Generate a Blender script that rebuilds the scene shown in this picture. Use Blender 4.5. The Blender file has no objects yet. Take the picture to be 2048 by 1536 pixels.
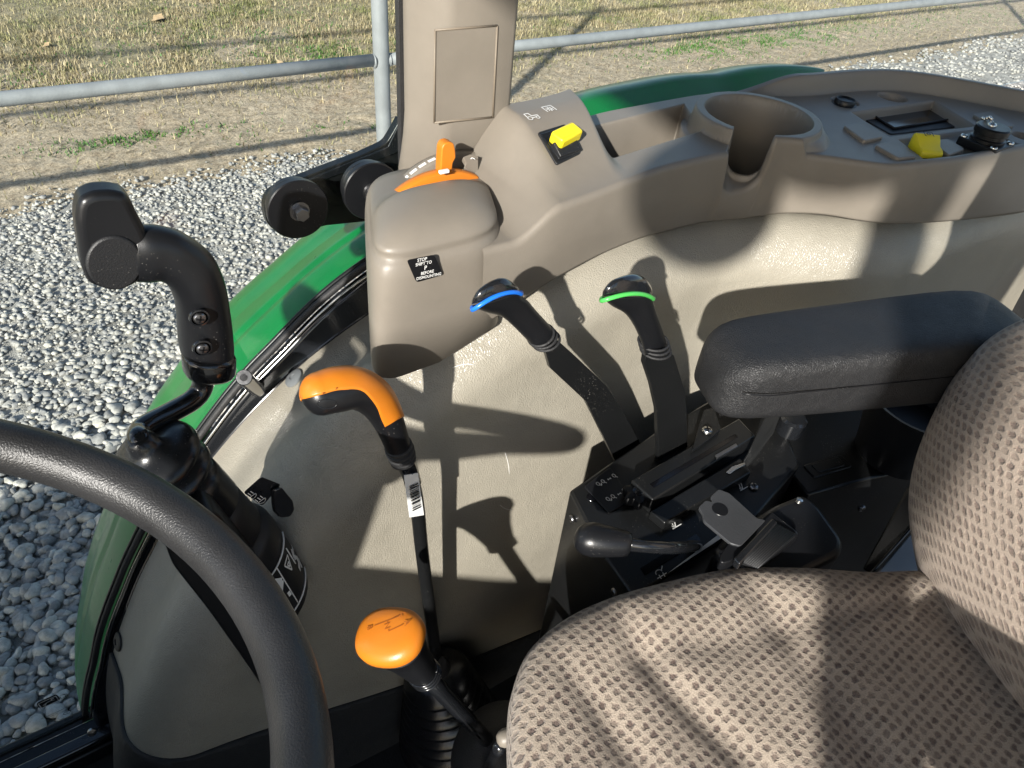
import bpy, bmesh, math, random
import numpy as np
from mathutils import Vector, Matrix, noise
random.seed(7); rng = np.random.default_rng(7)
rad = math.radians
sc = bpy.context.scene
col = sc.collection

# ------------------------------------------------------------------ camera
PITCH, YAW, ROLL, FOC = rad(41), rad(37), rad(-6.4), 1420.0
CAM = np.array([0.0, 0.0, 2.0])
fw = np.array([math.sin(YAW)*math.cos(PITCH), math.cos(YAW)*math.cos(PITCH), -math.sin(PITCH)])
r0 = np.array([math.cos(YAW), -math.sin(YAW), 0.0]); u0 = np.cross(r0, fw)
rt = r0*math.cos(ROLL) - u0*math.sin(ROLL); up = r0*math.sin(ROLL) + u0*math.cos(ROLL)
cd = bpy.data.cameras.new('camera'); co = bpy.data.objects.new('camera', cd); col.objects.link(co)
cd.sensor_width = 36; cd.lens = 36*FOC/2048; cd.clip_start = 0.02; cd.clip_end = 2000
co.matrix_world = Matrix(((rt[0], up[0], -fw[0], CAM[0]), (rt[1], up[1], -fw[1], CAM[1]), (rt[2], up[2], -fw[2], CAM[2]), (0, 0, 0, 1)))
sc.camera = co

# ------------------------------------------------------------------ sky, sun, exposure
SUN_EL = rad(25); SAZ = np.array([-0.783, -0.622])          # horizontal direction towards the sun
w = bpy.data.worlds.new('World'); sc.world = w; w.use_nodes = True
nt = w.node_tree; bg = nt.nodes['Background']
sky = nt.nodes.new('ShaderNodeTexSky'); sky.sky_type = 'NISHITA'; sky.sun_disc = False
sky.sun_elevation = SUN_EL; sky.sun_rotation = math.atan2(SAZ[0], SAZ[1]) % (2*math.pi)
nt.links.new(sky.outputs[0], bg.inputs[0]); bg.inputs[1].default_value = 0.10
sd = bpy.data.lights.new('sun', 'SUN'); so = bpy.data.objects.new('sun', sd); col.objects.link(so)
sd.energy = 4.8; sd.angle = rad(0.9); sd.color = (1.0, 0.96, 0.89)
L = Vector((-SAZ[0]*math.cos(SUN_EL), -SAZ[1]*math.cos(SUN_EL), -math.sin(SUN_EL)))
so.rotation_euler = L.to_track_quat('-Z', 'Y').to_euler(); so.location = (-3, -3, 6)
vs = sc.view_settings; vs.view_transform = 'Standard'; vs.look = 'None'; vs.exposure = 0.82; vs.gamma = 1.0
vs.use_curve_mapping = False
sc.render.engine = 'CYCLES'; sc.cycles.max_bounces = 7; sc.cycles.transparent_max_bounces = 12
sc.cycles.use_denoising = True; sc.cycles.caustics_reflective = False; sc.cycles.caustics_refractive = False

# ------------------------------------------------------------------ points in the cab: a sight line met with a real plane
def ray(x, y):
    d = fw*FOC + rt*(x-1024) + up*(768-y); return d/np.linalg.norm(d)
def oy(x, y, Y): d = ray(x, y); return CAM + d*(Y-CAM[1])/d[1]
def oz(x, y, Z): d = ray(x, y); return CAM + d*(Z-CAM[2])/d[2]
def ox(x, y, X): d = ray(x, y); return CAM + d*(X-CAM[0])/d[0]
def unit(v): v = np.asarray(v, float); return v/np.linalg.norm(v)
def smooth(a, b, x): t = np.clip((x-a)/(b-a), 0, 1); return t*t*(3-2*t)
def A3(*p): return np.array(p, float)

# ------------------------------------------------------------------ materials
MATS = {}
def nodes(name):
    m = bpy.data.materials.new(name); m.use_nodes = True; n = m.node_tree
    return m, n, n.nodes['Principled BSDF']
def coords(n, kind='Object', scale=None):
    t = n.nodes.new('ShaderNodeTexCoord'); return t.outputs[kind]
def noise_node(n, vec, scale, detail=3, rough=.5):
    k = n.nodes.new('ShaderNodeTexNoise'); n.links.new(vec, k.inputs['Vector'])
    k.inputs['Scale'].default_value = scale; k.inputs['Detail'].default_value = detail; k.inputs['Roughness'].default_value = rough
    return k
def ramp(n, fac, stops):
    k = n.nodes.new('ShaderNodeValToRGB'); n.links.new(fac, k.inputs[0]); e = k.color_ramp.elements
    while len(e) < len(stops): e.new(.5)
    for q, (p, c) in zip(e, stops): q.position = p; q.color = (*c, 1) if len(c) == 3 else c
    return k
def g(v): return (v, v, v)
def bump(n, b, h, strength, dist=.001, prev=None):
    k = n.nodes.new('ShaderNodeBump'); k.inputs['Strength'].default_value = strength; k.inputs['Distance'].default_value = dist
    n.links.new(h, k.inputs['Height'])
    if prev is not None: n.links.new(prev, k.inputs['Normal'])
    n.links.new(k.outputs[0], b.inputs['Normal']); return k.outputs[0]
def mixc(n, fac, a, b):
    k = n.nodes.new('ShaderNodeMix'); k.data_type = 'RGBA'; n.links.new(fac, k.inputs[0])
    for s, v in ((6, a), (7, b)):
        if isinstance(v, tuple): k.inputs[s].default_value = (*v, 1)
        else: n.links.new(v, k.inputs[s])
    return k.outputs[2]
def plastic(name, c, rough=.45, grain=0, gscale=900, specks=0, var=.12, spec=.5, coat=0, gd=.0006, metal=0, leather=False, dirt=0):
    m, n, b = nodes(name); v = coords(n)
    lo = tuple(x*(1-var) for x in c); hi = tuple(min(1, x*(1+var)) for x in c)
    nn = noise_node(n, v, 14, 4); cc = ramp(n, nn.outputs[0], [(.3, lo), (.7, hi)]).outputs[0]
    if dirt:
        dn = noise_node(n, v, 5, 9, .68); dm = ramp(n, dn.outputs[0], [(.34, g(1-dirt)), (.5, g(1)), (.68, g(1+dirt*.5))]).outputs[0]
        mm0 = n.nodes.new('ShaderNodeMixRGB'); mm0.blend_type = 'MULTIPLY'; mm0.inputs[0].default_value = 1; n.links.new(cc, mm0.inputs[1]); n.links.new(dm, mm0.inputs[2]); cc = mm0.outputs[0]
    if specks:
        vo = n.nodes.new('ShaderNodeTexVoronoi'); n.links.new(v, vo.inputs['Vector']); vo.inputs['Scale'].default_value = 330
        s1 = ramp(n, vo.outputs['Distance'], [(.10, g(1)), (.16, g(0))]).outputs[0]
        big = noise_node(n, v, 22, 3); s2 = ramp(n, big.outputs[0], [(.52, g(0)), (.72, g(specks))]).outputs[0]
        mm = n.nodes.new('ShaderNodeMath'); mm.operation = 'MULTIPLY'; n.links.new(s1, mm.inputs[0]); n.links.new(s2, mm.inputs[1])
        cc = mixc(n, mm.outputs[0], cc, (.42, .40, .36))
    n.links.new(cc, b.inputs['Base Color'])
    rn = noise_node(n, v, 40, 4); rr = n.nodes.new('ShaderNodeMapRange'); n.links.new(rn.outputs[0], rr.inputs[0])
    rr.inputs[3].default_value = rough*.82; rr.inputs[4].default_value = min(1, rough*1.18); n.links.new(rr.outputs[0], b.inputs['Roughness'])
    b.inputs['Specular IOR Level'].default_value = spec; b.inputs['Metallic'].default_value = metal
    if coat: b.inputs['Coat Weight'].default_value = coat; b.inputs['Coat Roughness'].default_value = .04
    if leather:
        d = noise_node(n, v, 60, 2); ad = n.nodes.new('ShaderNodeMixRGB'); ad.blend_type = 'ADD'; ad.inputs[0].default_value = .012
        n.links.new(v, ad.inputs[1]); n.links.new(d.outputs['Color'], ad.inputs[2])
        vo = n.nodes.new('ShaderNodeTexVoronoi'); vo.feature = 'DISTANCE_TO_EDGE'; n.links.new(ad.outputs[0], vo.inputs['Vector']); vo.inputs['Scale'].default_value = gscale
        hh = ramp(n, vo.outputs['Distance'], [(0, g(0)), (.22, g(1))]).outputs[0]
        p = bump(n, b, hh, grain, gd)
        bump(n, b, noise_node(n, v, 38, 3).outputs[0], .25, .004, p)
    elif grain:
        bump(n, b, noise_node(n, v, gscale, 2).outputs[0], grain, gd)
    MATS[name] = m; return m
plastic('tan', (.215, .190, .158), .42, .35, 1300, var=.04, gd=.0004, dirt=.10, specks=.10)
plastic('tan_dark', (.20, .165, .125), .5, .3, 1300, var=.05)
plastic('vinyl', (.325, .300, .246), .31, .4, 400, var=.05, gd=.0009, leather=True, dirt=.12, specks=.12)
plastic('black', (.008, .0085, .010), .34, .2, 1500, specks=.35, gd=.0003, spec=.4)
plastic('black_gloss', (.010, .011, .013), .16, 0, specks=.25, coat=.6)
plastic('black_matte', (.011, .0115, .013), .5, .5, 900, specks=.3)
plastic('black_steel', (.009, .0095, .010), .30, .15, 700, specks=.55, spec=.4)
plastic('black_satin', (.011, .012, .014), .24, .1, 1500, specks=.15)
plastic('dark_grey', (.04, .042, .046), .42, .4, 500, var=.2)
plastic('rubber', (.02, .02, .021), .62, .7, 500, gd=.0008)
plastic('armrest_vinyl', (.014, .0145, .016), .52, .45, 560, gd=.0008, leather=True)
plastic('wheel_rubber', (.024, .024, .025), .38, .6, 900, var=.45, gd=.0006)
plastic('floor_mat', (.010, .011, .013), .7, .5, 500, gd=.001)
plastic('orange', (.60, .185, .014), .38, .15, 900, var=.05)
plastic('orange_dark', (.36, .10, .01), .5, 0, var=.05)
plastic('yellow', (.80, .66, .02), .35, .1, 900, var=.04)
plastic('blue', (.015, .17, .75), .3, 0, var=.03)
plastic('lime', (.08, .52, .10), .3, 0, var=.03)
plastic('white', (.78, .78, .76), .5, 0, var=.04)
plastic('grey', (.30, .30, .30), .5, .3, 900)
plastic('chrome', (.62, .61, .58), .22, .2, 900, metal=1, var=.15)
plastic('steel', (.30, .30, .31), .33, .4, 350, metal=1, var=.25)
plastic('green_paint', (.005, .185, .040), .30, .1, 300, var=.1, coat=.2, dirt=.2, specks=.15, spec=.3)
plastic('fence_paint', (.235, .25, .26), .55, .5, 160, var=.12, gd=.002)
plastic('screen', (.004, .004, .005), .12, 0)
plastic('button_grey', (.14, .15, .155), .5, .2, 900)
plastic('gravel_bind', (.36, .345, .31), .9, .8, 200, var=.5, gd=.01)

def island_mat(name, stops, rough=.8, noise_scale=30, bump_s=.4, mixn=.5):
    m, n, b = nodes(name); ge = n.nodes.new('ShaderNodeNewGeometry')
    cc = ramp(n, ge.outputs['Random Per Island'], stops).outputs[0]
    nn = noise_node(n, coords(n), noise_scale, 5, .65)
    k = ramp(n, nn.outputs[0], [(.3, g(1-mixn)), (.7, g(1+mixn*.4))]).outputs[0]
    mu = n.nodes.new('ShaderNodeMixRGB'); mu.blend_type = 'MULTIPLY'; mu.inputs[0].default_value = 1
    n.links.new(cc, mu.inputs[1]); n.links.new(k, mu.inputs[2]); n.links.new(mu.outputs[0], b.inputs['Base Color'])
    b.inputs['Roughness'].default_value = rough
    if bump_s: bump(n, b, nn.outputs[0], bump_s, .006)
    MATS[name] = m; return m
island_mat('stone', [(0, (.25, .25, .245)), (.25, (.34, .335, .325)), (.55, (.42, .41, .38)), (.8, (.50, .485, .44)), (1, (.60, .57, .50))], .75, 45, .6, .45)
island_mat('grass_blade', [(0, (.13, .10, .05)), (.25, (.36, .29, .15)), (.70, (.60, .50, .31)), (.88, (.30, .30, .10)), (1, (.08, .18, .02))], .7, 3, 0, .3)
def grass_mat():
    m, n, b = nodes('grass_blade'); ge = n.nodes.new('ShaderNodeNewGeometry'); r = ge.outputs['Random Per Island']
    straw = ramp(n, r, [(0, (.09, .07, .04)), (.3, (.30, .235, .12)), (.65, (.44, .36, .215)), (1, (.58, .49, .32))]).outputs[0]
    green = ramp(n, r, [(0, (.05, .07, .02)), (.5, (.13, .17, .04)), (1, (.36, .33, .14))]).outputs[0]
    f = ramp(n, noise_node(n, coords(n), 1.7, 4, .6).outputs[0], [(.45, g(.05)), (.66, g(.95))]).outputs[0]
    n.links.new(mixc(n, f, straw, green), b.inputs['Base Color']); b.inputs['Roughness'].default_value = .75; MATS['grass_blade'] = m
grass_mat()
island_mat('clover', [(0, (.03, .10, .012)), (1, (.09, .22, .03))], .6, 3, 0, .3)
island_mat('dry_leaf', [(0, (.50, .33, .17)), (1, (.62, .46, .27))], .7, 60, .4, .3)

def ground_mat():
    m, n, b = nodes('dirt'); v = coords(n)
    a = noise_node(n, v, .9, 6, .6); f = noise_node(n, v, 22, 8, .75); h = noise_node(n, v, 130, 4, .7)
    c1 = ramp(n, f.outputs[0], [(.30, (.19, .14, .085)), (.48, (.43, .345, .235)), (.72, (.60, .505, .37))]).outputs[0]
    sp = n.nodes.new('ShaderNodeSeparateXYZ'); n.links.new(v, sp.inputs[0])
    mr = n.nodes.new('ShaderNodeMapRange'); n.links.new(sp.outputs[1], mr.inputs[0]); mr.inputs[1].default_value = 4.6; mr.inputs[2].default_value = 7.5
    mr.inputs[3].default_value = -.22; mr.inputs[4].default_value = .12
    ad = n.nodes.new('ShaderNodeMath'); n.links.new(a.outputs[0], ad.inputs[0]); n.links.new(mr.outputs[0], ad.inputs[1])
    gf = ramp(n, ad.outputs[0], [(.42, g(0)), (.62, g(.8))]).outputs[0]
    c2 = ramp(n, f.outputs[0], [(.3, (.10, .095, .04)), (.55, (.30, .26, .14)), (.8, (.48, .41, .26))]).outputs[0]
    q = noise_node(n, v, 75, 5, .8); qm = ramp(n, q.outputs[0], [(.34, g(.25)), (.48, g(.95)), (.64, g(1.4))]).outputs[0]
    mu = n.nodes.new('ShaderNodeMixRGB'); mu.blend_type = 'MULTIPLY'; mu.inputs[0].default_value = 1; n.links.new(mixc(n, gf, c1, c2), mu.inputs[1]); n.links.new(qm, mu.inputs[2])
    n.links.new(mu.outputs[0], b.inputs['Base Color']); b.inputs['Roughness'].default_value = .95
    p = bump(n, b, f.outputs[0], .7, .03); bump(n, b, h.outputs[0], .5, .01, p); MATS['dirt'] = m
ground_mat()

def fabric_mat(name, base, dark, scale, stretch=1.0):
    m, n, b = nodes(name); v = coords(n, 'UV')
    mp = n.nodes.new('ShaderNodeMapping'); n.links.new(v, mp.inputs[0]); mp.inputs['Scale'].default_value = (1, stretch, 1); mp.inputs['Rotation'].default_value = (0, 0, 1.12)
    d = noise_node(n, mp.outputs[0], 330, 2); ad = n.nodes.new('ShaderNodeMixRGB'); ad.blend_type = 'ADD'; ad.inputs[0].default_value = .0045
    n.links.new(mp.outputs[0], ad.inputs[1]); n.links.new(d.outputs['Color'], ad.inputs[2])
    vo = n.nodes.new('ShaderNodeTexVoronoi'); vo.voronoi_dimensions = '2D'; n.links.new(ad.outputs[0], vo.inputs['Vector'])
    vo.inputs['Scale'].default_value = scale; vo.inputs['Randomness'].default_value = .16
    f = ramp(n, vo.outputs['Distance'], [(.20, g(.95)), (.42, g(0))]).outputs[0]
    sc_ = n.nodes.new('ShaderNodeSeparateColor'); n.links.new(vo.outputs['Color'], sc_.inputs[0]); mr_ = n.nodes.new('ShaderNodeMapRange'); n.links.new(sc_.outputs[0], mr_.inputs[0]); mr_.inputs[3].default_value = .45; mr_.inputs[4].default_value = 1.05
    fm = n.nodes.new('ShaderNodeMath'); fm.operation = 'MULTIPLY'; n.links.new(f, fm.inputs[0]); n.links.new(mr_.outputs[0], fm.inputs[1]); f = fm.outputs[0]
    wv = noise_node(n, mp.outputs[0], 900, 3, .7)
    big = noise_node(n, v, 9, 3); fb = ramp(n, big.outputs[0], [(.3, g(.82)), (.7, g(1.06))]).outputs[0]
    bc = ramp(n, wv.outputs[0], [(.3, tuple(x*.62 for x in base)), (.65, base)]).outputs[0]
    dc = ramp(n, wv.outputs[0], [(.3, tuple(x*.5 for x in dark)), (.7, tuple(x*1.8 for x in dark))]).outputs[0]
    mu = n.nodes.new('ShaderNodeMixRGB'); mu.blend_type = 'MULTIPLY'; mu.inputs[0].default_value = 1
    n.links.new(mixc(n, f, bc, dc), mu.inputs[1]); n.links.new(fb, mu.inputs[2]); n.links.new(mu.outputs[0], b.inputs['Base Color'])
    b.inputs['Roughness'].default_value = .95; b.inputs['Specular IOR Level'].default_value = .15
    b.inputs['Sheen Weight'].default_value = .25; b.inputs['Sheen Roughness'].default_value = .5
    inv = n.nodes.new('ShaderNodeMath'); inv.operation = 'SUBTRACT'; inv.inputs[0].default_value = 1; n.links.new(f, inv.inputs[1])
    p = bump(n, b, inv.outputs[0], .75, .0022); bump(n, b, wv.outputs[0], .8, .0012, p); MATS[name] = m
fabric_mat('seat_fabric', (.45, .375, .30), (.105, .075, .064), 128)
fabric_mat('back_fabric', (.52, .42, .34), (.19, .14, .115), 98, 1.15)

def glass_mat():
    m = bpy.data.materials.new('window_glass'); m.use_nodes = True; n = m.node_tree
    for k in list(n.nodes): n.nodes.remove(k)
    o = n.nodes.new('ShaderNodeOutputMaterial'); t = n.nodes.new('ShaderNodeBsdfTransparent'); t.inputs[0].default_value = (.965, .988, .978, 1)
    gl = n.nodes.new('ShaderNodeBsdfGlossy'); gl.inputs['Roughness'].default_value = .02
    lw = n.nodes.new('ShaderNodeLayerWeight'); lw.inputs[0].default_value = .5
    pw = n.nodes.new('ShaderNodeMath'); pw.operation = 'POWER'; n.links.new(lw.outputs['Facing'], pw.inputs[0]); pw.inputs[1].default_value = 5
    fr = n.nodes.new('ShaderNodeMath'); fr.operation = 'MULTIPLY_ADD'; n.links.new(pw.outputs[0], fr.inputs[0]); fr.inputs[1].default_value = .9; fr.inputs[2].default_value = .035
    mx = n.nodes.new('ShaderNodeMixShader'); n.links.new(fr.outputs[0], mx.inputs[0]); n.links.new(t.outputs[0], mx.inputs[1]); n.links.new(gl.outputs[0], mx.inputs[2])
    n.links.new(mx.outputs[0], o.inputs[0]); MATS['glass'] = m
glass_mat()

# ------------------------------------------------------------------ object helpers
LOC = {}
def tag(o, label=None, cat=None, group=None, kind=None):
    if label: o['label'] = label
    if cat: o['category'] = cat
    if group: o['group'] = group
    if kind: o['kind'] = kind
    return o
def thing(name, loc, label, cat, group=None):
    o = bpy.data.objects.new(name, None); col.objects.link(o); o.location = tuple(loc); o.empty_display_size = .02
    LOC[o.name] = Vector([float(x) for x in loc]); return tag(o, label, cat, group)
def link(name, me, mat, parent=None):
    o = bpy.data.objects.new(name, me); col.objects.link(o)
    if mat: me.materials.append(MATS[mat])
    if parent is not None:
        o.parent = parent
        if parent.type == 'EMPTY': o.matrix_parent_inverse = Matrix.Translation(-LOC[parent.name])
    return o
def mk(name, V, Fc, mat, parent=None, smooth=True, bevel=0, seg=2, sub=0, solid=0, angle=None):
    me = bpy.data.meshes.new(name); me.from_pydata([tuple(map(float, v)) for v in V], [], [tuple(map(int, f)) for f in Fc]); me.validate()
    bm = bmesh.new(); bm.from_mesh(me); bmesh.ops.recalc_face_normals(bm, faces=bm.faces); bm.to_mesh(me); bm.free()
    if smooth: me.shade_smooth()
    if angle is not None: me.set_sharp_from_angle(angle=rad(angle))
    o = link(name, me, mat, parent)
    if solid:
        md = o.modifiers.new('s', 'SOLIDIFY'); md.thickness = solid; md.offset = 0
    if bevel:
        md = o.modifiers.new('b', 'BEVEL'); md.width = bevel; md.segments = seg; md.limit_method = 'ANGLE'; md.angle_limit = rad(35); md.harden_normals = False
    if sub:
        md = o.modifiers.new('u', 'SUBSURF'); md.levels = sub; md.render_levels = sub
    return o
def crom(pts, n):
    p = np.asarray(pts, float)
    if len(p) == 2: return np.array([p[0]+(p[1]-p[0])*t for t in np.linspace(0, 1, n)])
    q = np.vstack([2*p[0]-p[1], p, 2*p[-1]-p[-2]]); out = []; m = len(p)-1
    for t in np.linspace(0, m, n):
        i = min(int(t), m-1); s = t-i; a, b, c, d = q[i:i+4]
        out.append(.5*((2*b)+(-a+c)*s+(2*a-5*b+4*c-d)*s*s+(-a+3*b-3*c+d)*s**3))
    return np.array(out)
def frames(p, ref=None):
    T = np.gradient(p, axis=0); T /= np.linalg.norm(T, axis=1)[:, None]
    ref = unit(ref) if ref is not None else (A3(0, 0, 1) if abs(T[0][2]) < .9 else A3(1, 0, 0))
    N = []; n = unit(ref-T[0]*(ref@T[0]))
    for t in T: n = unit(n-t*(n@t)); N.append(n)
    N = np.array(N); return T, N, np.cross(T, N)
def rings(R, mat, name, parent=None, closed=True, cap=True, **k):
    R = [np.asarray(r) for r in R]; n = len(R[0]); V = np.vstack(R); Fc = []
    for i in range(len(R)-1):
        for j in range(n if closed else n-1):
            a = i*n+j; b = i*n+(j+1) % n; Fc.append((a, b, b+n, a+n))
    if cap and closed: Fc.append(tuple(range(n-1, -1, -1))); Fc.append(tuple(range((len(R)-1)*n, len(R)*n)))
    return mk(name, V, Fc, mat, parent, **k)
def tube(name, pts, rad_, mat, parent=None, n=24, seg=18, ref=None, seen=False, ratio=1.0, power=2, round_end=(0, 0), arc=None, **k):
    """a swept tube; rad_ per control point, ratio = second/first half axis, arc = part of the circumference"""
    p = crom(pts, n); rr = crom([[r, 0, 0] for r in (rad_ if hasattr(rad_, '__len__') else [rad_]*len(pts))], n)[:, 0]
    rt_ = crom([[r, 0, 0] for r in (ratio if hasattr(ratio, '__len__') else [ratio]*len(pts))], n)[:, 0]
    T, N, B = frames(p, ref); R = []
    if seen: N = np.array([unit(np.cross(fw, t)) for t in T]); B = np.cross(T, N)
    th = np.linspace(0, 2*np.pi, seg, endpoint=False) if arc is None else np.linspace(arc[0], arc[1], seg)
    cs = np.sign(np.cos(th))*np.abs(np.cos(th))**(2/power); sn = np.sign(np.sin(th))*np.abs(np.sin(th))**(2/power)
    def ring(c, i, s): return c + np.outer(cs*rr[i]*s, N[i]) + np.outer(sn*rr[i]*rt_[i]*s, B[i])
    if round_end[0]:
        for a in np.linspace(85, 10, 6): R.append(ring(p[0]-T[0]*rr[0]*round_end[0]*math.sin(rad(a)), 0, math.cos(rad(a))))
    for i in range(n): R.append(ring(p[i], i, 1))
    if round_end[1]:
        for a in np.linspace(10, 85, 6): R.append(ring(p[-1]+T[-1]*rr[-1]*round_end[1]*math.sin(rad(a)), n-1, math.cos(rad(a))))
    return rings(R, mat, name, parent, closed=arc is None, cap=arc is None, **k)
def basis(n, ref=None):
    n = unit(n); ref = A3(0, 0, 1) if ref is None else np.asarray(ref, float)
    if abs(unit(ref)@n) > .95: ref = A3(1, 0, 0)
    a = unit(ref-n*(ref@n)); return a, np.cross(n, a), n
def lathe(name, o, axis, prof, mat, parent=None, seg=28, angle=40, **k):
    a, b, n = basis(axis); th = np.linspace(0, 2*np.pi, seg, endpoint=False)
    R = [np.asarray(o)+n*h+np.outer(np.cos(th)*max(r, 1e-5), a)+np.outer(np.sin(th)*max(r, 1e-5), b) for r, h in prof]
    return rings(R, mat, name, parent, angle=angle, **k)
def plate(name, poly, nrm, th, mat, parent=None, bevel=.001, **k):
    """polygon (3-D points) with real thickness th, grown against nrm"""
    poly = np.asarray(poly, float); nrm = unit(nrm); n = len(poly); V = np.vstack([poly, poly-nrm*th])
    Fc = [tuple(range(n)), tuple(range(2*n-1, n-1, -1))]+[(i, i+n, (i+1) % n+n, (i+1) % n) for i in range(n)]
    k.setdefault('angle', 30); return mk(name, V, Fc, mat, parent, bevel=bevel, **k)
def rpoly(pts, r, m=5):
    """round the corners of a 3-D polygon"""
    p = np.asarray(pts, float); n = len(p); out = []
    for i in range(n):
        a, b, c = p[i-1], p[i], p[(i+1) % n]; d1 = unit(a-b); d2 = unit(c-b)
        rr = min(r, .45*np.linalg.norm(a-b), .45*np.linalg.norm(c-b)); s, e = b+d1*rr, b+d2*rr
        for t in np.linspace(0, 1, m): out.append((1-t)**2*s+2*t*(1-t)*b+t*t*e)
    return np.array(out)
def box(name, c, sx, sy, sz, mat, parent=None, ex=(1, 0, 0), ey=(0, 1, 0), bevel=.002, **k):
    c = np.asarray(c, float); ex = unit(ex); ey = np.asarray(ey, float); ey = unit(ey-ex*(ey@ex)); ez = np.cross(ex, ey)
    V = [c+ex*sx/2*a+ey*sy/2*b+ez*sz/2*d for a in (-1, 1) for b in (-1, 1) for d in (-1, 1)]
    return mk(name, V, [(0, 1, 3, 2), (4, 6, 7, 5), (0, 4, 5, 1), (2, 3, 7, 6), (0, 2, 6, 4), (1, 5, 7, 3)], mat, parent, bevel=bevel, angle=30, **k)
def grid(name, G, mat, parent=None, uv=None, **k):
    a, b, _ = G.shape; Fc = [(i*b+j, i*b+j+1, (i+1)*b+j+1, (i+1)*b+j) for i in range(a-1) for j in range(b-1)]
    o = mk(name, G.reshape(-1, 3), Fc, mat, parent, **k)
    if uv is not None:
        U = uv.reshape(-1, 2); ly = o.data.uv_layers.new(name='UVMap'); li = np.zeros(len(o.data.loops), np.int32)
        o.data.loops.foreach_get('vertex_index', li); ly.data.foreach_set('uv', U[li].astype(np.float32).ravel())
    return o
def strokes(name, lines, wd, O, ex, ey, mat, parent, lift=.0004):
    """flat print: polylines of width wd in the plane O, ex, ey"""
    ex = unit(ex); ey = np.asarray(ey, float); ey = unit(ey-ex*(ey@ex)); nz = np.cross(ex, ey); O = np.asarray(O)+nz*lift; V = []; Fc = []
    for ln in lines:
        if ln and ln[0] == 'fill':
            b = len(V); V += [O+ex*x+ey*y for x, y in ln[1]]; Fc.append(tuple(range(b, len(V)))); continue
        for (x0, y0), (x1, y1) in zip(ln[:-1], ln[1:]):
            d = np.array([x1-x0, y1-y0]); q = np.linalg.norm(d)
            if q < 1e-9: continue
            d /= q; s = np.array([-d[1], d[0]])*wd/2; e = d*wd*.3; b = len(V)
            for c in (np.array([x0, y0])-e-s, np.array([x1, y1])+e-s, np.array([x1, y1])+e+s, np.array([x0, y0])-e+s): V.append(O+ex*c[0]+ey*c[1])
            Fc.append((b, b+1, b+2, b+3))
    return mk(name, V, Fc, mat, parent, smooth=False)
def circ(cx, cy, r, n=14, a0=0, a1=360, ry=None): return [(cx+r*math.cos(rad(a)), cy+(ry or r)*math.sin(rad(a))) for a in np.linspace(a0, a1, n)]
def text(name, body, O, ex, ey, size, mat, parent, lift=.0005, bold=.0, sx=1.0):
    cu = bpy.data.curves.new(name, 'FONT'); cu.body = body; cu.align_x = 'CENTER'; cu.align_y = 'CENTER'; cu.size = 1; cu.offset = bold; cu.resolution_u = 3
    t = bpy.data.objects.new(name+'_tmp', cu); col.objects.link(t); bpy.context.view_layer.update()
    me = bpy.data.meshes.new_from_object(t.evaluated_get(bpy.context.evaluated_depsgraph_get())); bpy.data.objects.remove(t); bpy.data.curves.remove(cu)
    ex = unit(ex); ey = np.asarray(ey, float); ey = unit(ey-ex*(ey@ex)); nz = np.cross(ex, ey); O = np.asarray(O)+nz*lift
    for v in me.vertices: v.co = Vector(O+ex*v.co.x*size*sx+ey*v.co.y*size)
    me.name = name; me.materials.clear(); return link(name, me, mat, parent)
from mathutils.bvhtree import BVHTree
def traced(name, src, px, r, mat, parent, lift=.0001):
    """a fine line that follows the skin of src where the sight lines px meet it"""
    bv = BVHTree.FromPolygons([v.co[:] for v in src.data.vertices], [p.vertices[:] for p in src.data.polygons]); out = []
    for x, y in px:
        d = ray(x, y); h = bv.ray_cast(Vector(CAM), Vector(d))
        if h[0] is not None: nn = np.array(h[1]); nn = nn if nn@d < 0 else -nn; out.append(np.array(h[0])+nn*lift)
    if len(out) > 2: return tube(name, out, r, mat, parent, n=len(out)*2, seg=6)
def screw(o, axis, r, parent, mat='chrome', name='screw'):
    s = lathe(name, o, axis, [(0, 0), (r, 0), (r, r*.25), (r*.8, r*.5), (r*.3, r*.6), (0, r*.6)], mat, parent, seg=14)
    a, b, n = basis(axis, (.3, .5, .8)); q = r*.55
    strokes('cross_slot', [[(-q, 0), (q, 0)], [(0, -q), (0, q)]], r*.28, np.asarray(o)+n*r*.6, a, b, 'black', s); return s
def hexbolt(o, axis, r, h, parent, mat='black_gloss'):
    o = np.asarray(o); wsh = lathe('bolt', o, axis, [(0, 0), (r*1.35, 0), (r*1.3, h*.3), (0, h*.3)], mat, parent, seg=20)
    lathe('hex_head', o+unit(axis)*h*.3, axis, [(0, 0), (r, 0), (r, h*.8), (r*.85, h), (0, h)], mat, wsh, seg=6, smooth=False); return wsh

# ================================================================== SETTING: ground, gravel, grass
def sheet(name, x0, x1, y0, y1, z, mat): return mk(name, [(x0, y0, z), (x1, y0, z), (x1, y1, z), (x0, y1, z)], [(0, 1, 2, 3)], mat, smooth=False)
tag(sheet('ground', -400, 400, -400, 400, 0, 'dirt'), kind='structure')
gx_, gy_ = np.linspace(-3, 14, 560), np.linspace(4.0, 11.5, 300)
GZ = np.array([[.006+.014*max(-.3, noise.noise(Vector((x*7, y*7, 0))))+.010*noise.noise(Vector((x*19, y*19, 3)))+.006*noise.noise(Vector((x*41, y*41, 5))) for y in gy_] for x in gx_])
GZ -= .02*((gy_ < 4.12)[None]*1.0)

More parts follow.
